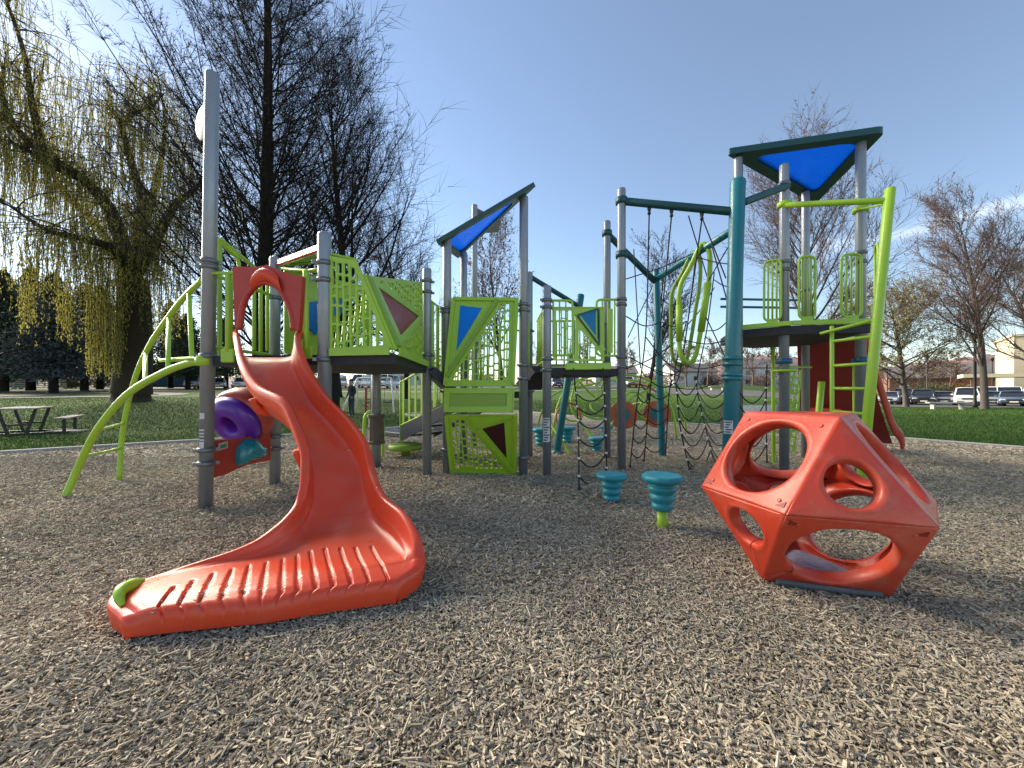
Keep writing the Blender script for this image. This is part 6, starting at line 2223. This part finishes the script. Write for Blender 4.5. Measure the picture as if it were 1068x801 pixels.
# parked cars
def car(label, c, yaw, paint, kind='suv', group='cars parked beyond the lawn', name='parked_car'):
    """Nose points along local +x."""
    t = thing(name, label, 'van' if kind == 'van' else 'car', c, group)
    R = Matrix.Translation(V(c)) @ Matrix.Rotation(yaw, 4, 'Z')
    L = {'suv': 4.6, 'sedan': 4.6, 'van': 5.2, 'pickup': 5.6}[kind]
    hb = {'suv': 1.0, 'sedan': 0.88, 'van': 1.1, 'pickup': 1.05}[kind]
    hr = {'suv': 1.68, 'sedan': 1.44, 'van': 2.05, 'pickup': 1.82}[kind]
    W = 0.92

    def put(mb, nm, m, par):
        mb.v = [R @ V(p) for p in mb.v]
        return mb.build(nm, m, par)
    x = L / 2
    prof = [(x, 0.42, hb * 0.70, 0.80), (x - 0.06, 0.28, hb * 0.80, 0.86), (x - 0.35, 0.24, hb * 0.90, W), (x - 1.15, 0.24, hb * 0.98, W), (0.3, 0.24, hb, W), (-x + 1.1, 0.24, hb * 1.0, W), (-x + 0.25, 0.26, hb * 1.0, W), (-x + 0.04, 0.34, hb * 0.92, 0.86), (-x, 0.45, hb * 0.8, 0.8)]
    rows = []
    for (xx, z0, z1, w) in prof:
        m_ = (z0 + z1) / 2
        rows.append([(xx, -w * 0.86, z0), (xx, -w * 0.98, z0 + 0.12), (xx, -w, m_), (xx, -w * 0.95, z1 - 0.06), (xx, -w * 0.86, z1), (xx, 0, z1 + 0.03), (xx, w * 0.86, z1), (xx, w * 0.95, z1 - 0.06), (xx, w, m_), (xx, w * 0.98, z0 + 0.12), (xx, w * 0.86, z0)])
    b = MB().grid(rows, closed=True)
    b.face(tuple(range(11)))
    b.face(tuple(len(b.v) - 11 + i for i in reversed(range(11))))
    body = put(b, 'body', paint, t)
    back = {'suv': -x + 0.25, 'sedan': -x + 0.95, 'van': -x + 0.1, 'pickup': -0.6}[kind]
    front = {'suv': x - 1.25, 'sedan': x - 1.45, 'van': x - 0.75, 'pickup': x - 1.6}[kind]
    rf, rb = front - 0.75, back + {'suv': 0.35, 'sedan': 0.6, 'van': 0.1, 'pickup': 0.25}[kind]
    gl = MB().grid([[(xx, -w, z), (xx, -w * 0.5, z), (xx, 0, z + 0.0), (xx, w * 0.5, z), (xx, w, z)] for xx, z, w in ((front + 0.05, hb * 0.95, 0.80), (rf, hr - 0.06, 0.63), (rb, hr - 0.06, 0.63), (back - 0.03, hb * 0.95, 0.80))])
    for s in (-1, 1):
        k = len(gl.v)
        gl.v += [V((front + 0.05, s * 0.80, hb * 0.95)), V((rf, s * 0.63, hr - 0.06)), V((rb, s * 0.63, hr - 0.06)), V((back - 0.03, s * 0.80, hb * 0.95))]
        gl.face((k, k + 1, k + 2, k + 3))
    put(gl, 'windows', M['glass'], t)
    rmb = MB().grid([[(xx, -w, z - 0.05), (xx, -w * 0.9, z), (xx, 0, z + 0.03), (xx, w * 0.9, z), (xx, w, z - 0.05)] for xx, z, w in ((rf + 0.06, hr - 0.05, 0.64), (rf - 0.1, hr, 0.66), (rb + 0.1, hr, 0.66), (rb - 0.06, hr - 0.05, 0.64))])
    for s in (-1, 1):
        rmb.rod((front + 0.06, s * 0.80, hb * 0.95), (rf, s * 0.64, hr - 0.05), 0.04, 6)
        rmb.rod((back - 0.03, s * 0.80, hb * 0.95), (rb, s * 0.64, hr - 0.05), 0.05, 6)
        rmb.rod(((rf + rb) / 2, s * 0.82, hb * 0.97), ((rf + rb) / 2, s * 0.645, hr - 0.05), 0.04, 6)
    put(rmb, 'roof', paint, t)
    for sx in (1, -1):
        for sy in (1, -1):
            cx_ = V((sx * (x - 0.85), sy * (W - 0.10), 0.33))
            wh = put(MB().lathe(cx_ - V((0, 0.11, 0)), [(0.22, 0), (0.33, 0.02), (0.34, 0.06), (0.34, 0.16), (0.33, 0.20), (0.22, 0.22)], 18, V((0, 1, 0))), 'wheel', M['tyre'], t)
            put(MB().lathe(cx_ + V((0, 0.105 * sy - 0.01, 0)), [(0.05, 0), (0.21, 0.0), (0.21, 0.025), (0.05, 0.03)], 12, V((0, 1, 0))), 'rim', M['chrome'], wh)
    for s in (-1, 1):
        put(MB().box((x - 0.06, s * 0.63, hb * 0.70), (0.12, 0.36, 0.14), bev=0.03), 'headlight', M['lamp'], t)
        put(MB().box((front - 0.2, s * 1.0, hb + 0.05), (0.12, 0.18, 0.13), bev=0.03), 'mirror', paint, t)
    put(MB().box((x - 0.005, 0, hb * 0.66), (0.08, 0.86, 0.16), bev=0.02), 'grille', M['black'], t)
    put(MB().box((x + 0.0, 0, 0.36), (0.10, 1.5, 0.16), bev=0.03), 'bumper', M['black'], t)
    put(MB().box((x + 0.06, 0, 0.43), (0.02, 0.5, 0.12)), 'number_plate', M['white'], t)
    return t


for px, d, yaw, m, kind, lab in (
        (928, 43, -2.45, 'car_silver', 'sedan', 'silver parked car half behind the broad tree trunk'),
        (943, 45, -2.45, 'car_black', 'pickup', 'black pickup left of the black parked car'),
        (962, 41.5, -2.35, 'car_black', 'suv', 'black parked car facing the lawn'),
        (984, 41.0, -2.40, 'car_grey', 'sedan', 'grey parked car right of the black parked car'),
        (1008, 39.5, -2.40, 'car_white', 'pickup', 'white parked pickup behind the black lamp pole'),
        (1033, 38.5, -2.45, 'car_silver', 'sedan', 'silver parked car right of the grey barked trunk'),
        (1056, 36.5, -2.45, 'car_blue', 'sedan', 'dark blue parked car at the right picture edge'),
        (1082, 36, -2.45, 'car_white', 'suv', 'white parked car beyond the right picture edge'),
        (1030, 47, 2.4, 'car_white', 'van', 'white van standing behind the row of parked cars')):
    car(lab, T(px, d) , yaw, M[m], kind)
for px, d, yaw, m, kind, lab in (
        (205, 62, -1.2, 'car_white', 'van', 'white van parked far behind the tall grey post'),
        (228, 61, -1.0, 'car_silver', 'suv', 'silver car parked far behind the purple drum'),
        (252, 61, -1.2, 'car_white', 'suv', 'white car parked far behind the slide'),
        (352, 60, -1.4, 'car_silver', 'van', 'silver van parked far behind the person'),
        (376, 61, -1.5, 'car_white', 'van', 'white van parked far behind the swing set'),
        (404, 60, -1.7, 'car_white', 'van', 'white van parked far behind the swing set, right side'),
        (655, 64, -1.5, 'car_silver', 'suv', 'silver car parked far behind the twin grey posts'),
        (580, 62, -1.5, 'car_black', 'suv', 'black car parked far behind the open deck')):
    car(lab, T(px, d), yaw, M[m], kind, group='cars parked far across the lawn')
cn = thing('shipping_container', 'blue steel container far behind the left of the tall grey post', 'container', T(186, 70))
q = T(186, 70)
MB().box(q + V((0, 0, 1.3)), (6.0, 2.4, 2.6), bev=0.03).build('shell', M['container_blue'], cn)
mb = MB()
for k in range(20):
    mb.box(q + V((-2.85 + k * 0.3, -1.22, 1.3)), (0.12, 0.06, 2.3))
mb.build('ribs', M['container_blue'], cn)

# =================================================================== SKY, SUN, CAMERA
SUN_EL, SUN_AZ = math.radians(27), math.radians(-55)     # azimuth from +Y towards +X
w = bpy.data.worlds.new('World')
S.world = w
w.use_nodes = True
nt = w.node_tree
bg = nt.nodes['Background']
sky = nd(nt, 'ShaderNodeTexSky', sky_type='NISHITA')
sky.sun_disc = False
sky.sun_elevation = SUN_EL
sky.sun_rotation = SUN_AZ
sky.air_density = 1.0
sky.dust_density = 0.12
sky.ozone_density = 1.3
# a few thin cloud wisps
tc = nd(nt, 'ShaderNodeTexCoord')
mp = nd(nt, 'ShaderNodeMapping')
mp.inputs['Scale'].default_value = (2.2, 2.2, 16.0)
nt.links.new(tc.outputs['Generated'], mp.inputs['Vector'])
nz = nd(nt, 'ShaderNodeTexNoise', Scale=1.6, Detail=7.0, Roughness=0.55)
nt.links.new(mp.outputs['Vector'], nz.inputs['Vector'])
mr = nd(nt, 'ShaderNodeMapRange')
mr.inputs['From Min'].default_value = 0.36
mr.inputs['From Max'].default_value = 0.75
mr.inputs['To Max'].default_value = 0.8
nt.links.new(nz.outputs['Fac'], mr.inputs['Value'])
# the one thin streak hangs low in the right-hand sky
cdir = (P(985, 232, 10) - V((0, 0, EYE))).normalized()
dt = nd(nt, 'ShaderNodeVectorMath', operation='DOT_PRODUCT')
dt.inputs[1].default_value = tuple(cdir)
nt.links.new(tc.outputs['Generated'], dt.inputs[0])
m1 = nd(nt, 'ShaderNodeMapRange', interpolation_type='SMOOTHSTEP')
m1.inputs['From Min'].default_value = 0.972
m1.inputs['From Max'].default_value = 1.0
nt.links.new(dt.outputs['Value'], m1.inputs['Value'])
sx = nd(nt, 'ShaderNodeSeparateXYZ')
nt.links.new(tc.outputs['Generated'], sx.inputs[0])
zc = nd(nt, 'ShaderNodeMath', operation='SUBTRACT')
zc.inputs[1].default_value = cdir.z
nt.links.new(sx.outputs['Z'], zc.inputs[0])
za_ = nd(nt, 'ShaderNodeMath', operation='ABSOLUTE')
nt.links.new(zc.outputs[0], za_.inputs[0])
m2_ = nd(nt, 'ShaderNodeMapRange', interpolation_type='SMOOTHSTEP')
m2_.inputs['From Min'].default_value = 0.022
m2_.inputs['From Max'].default_value = 0.0
nt.links.new(za_.outputs[0], m2_.inputs['Value'])
mm1 = nd(nt, 'ShaderNodeMath', operation='MULTIPLY')
mm2 = nd(nt, 'ShaderNodeMath', operation='MULTIPLY')
nt.links.new(m1.outputs['Result'], mm1.inputs[0])
nt.links.new(m2_.outputs['Result'], mm1.inputs[1])
nt.links.new(mm1.outputs[0], mm2.inputs[0])
nt.links.new(mr.outputs['Result'], mm2.inputs[1])
mx = nd(nt, 'ShaderNodeMix', data_type='RGBA')
mx.inputs['B'].default_value = (7.5, 8.0, 8.8, 1)
nt.links.new(mm2.outputs[0], mx.inputs['Factor'])
nt.links.new(sky.outputs['Color'], mx.inputs['A'])
# warm pale tint added over the whole sky so its light is less blue
sky_tint = nd(nt, 'ShaderNodeMix', data_type='RGBA')
sky_tint.inputs['Factor'].default_value = 0.05
sky_tint.inputs['B'].default_value = (5.0, 4.7, 4.3, 1)
nt.links.new(mx.outputs['Result'], sky_tint.inputs['A'])
nt.links.new(sky_tint.outputs['Result'], bg.inputs['Color'])
bg.inputs['Strength'].default_value = 0.072

ld_ = bpy.data.lights.new('Sun', 'SUN')
ld_.energy = 4.8
ld_.angle = math.radians(44)
ld_.color = (1.0, 0.87, 0.68)
so = bpy.data.objects.new('Sun', ld_)
sd_ = V((math.sin(SUN_AZ) * math.cos(SUN_EL), math.cos(SUN_AZ) * math.cos(SUN_EL), math.sin(SUN_EL)))
so.rotation_euler = (-sd_).to_track_quat('-Z', 'Y').to_euler()
so.location = sd_ * 50
COL.objects.link(so)

cam = bpy.data.cameras.new('Camera')
cam.sensor_fit = 'HORIZONTAL'
cam.sensor_width = 36.0
cam.lens = 36.0 * F / 1068.0
cam.shift_y = 7.5 / 1068.0
cam.clip_start = 0.05
cam.clip_end = 5000
co = bpy.data.objects.new('Camera', cam)
co.location = (0, 0, EYE)
co.rotation_euler = (math.pi / 2, 0, 0)
COL.objects.link(co)
S.camera = co
S.view_settings.view_transform = 'Standard'
S.view_settings.look = 'None'
S.view_settings.exposure = 1.66
S.view_settings.gamma = 1.0


# wind-blown bits caught in the grooves at the slide's foot
def debris():
    rd = random.Random(9)
    mb = MB()
    for a, b in grooves[:6]:
        for _ in range(14):
            p = a.lerp(b, rd.uniform(0.25, 1.0))
            an = rd.uniform(0, 6.28)
            mb.box((p.x + rd.gauss(0, 0.006), p.y + rd.gauss(0, 0.006), 0.142 + 0.035 * rd.random()), (rd.uniform(0.006, 0.02), rd.uniform(0.003, 0.008), 0.003), (V((math.cos(an), math.sin(an), 0)), V((-math.sin(an), math.cos(an), 0)), V((0, 0, 1))))
    tag(mb.build('debris', M['brown'], loc=(-1.8, 2.0, 0.15)), 'dark bits of bark caught in the grooves at the slide end', 'debris', kind='stuff')


debris()
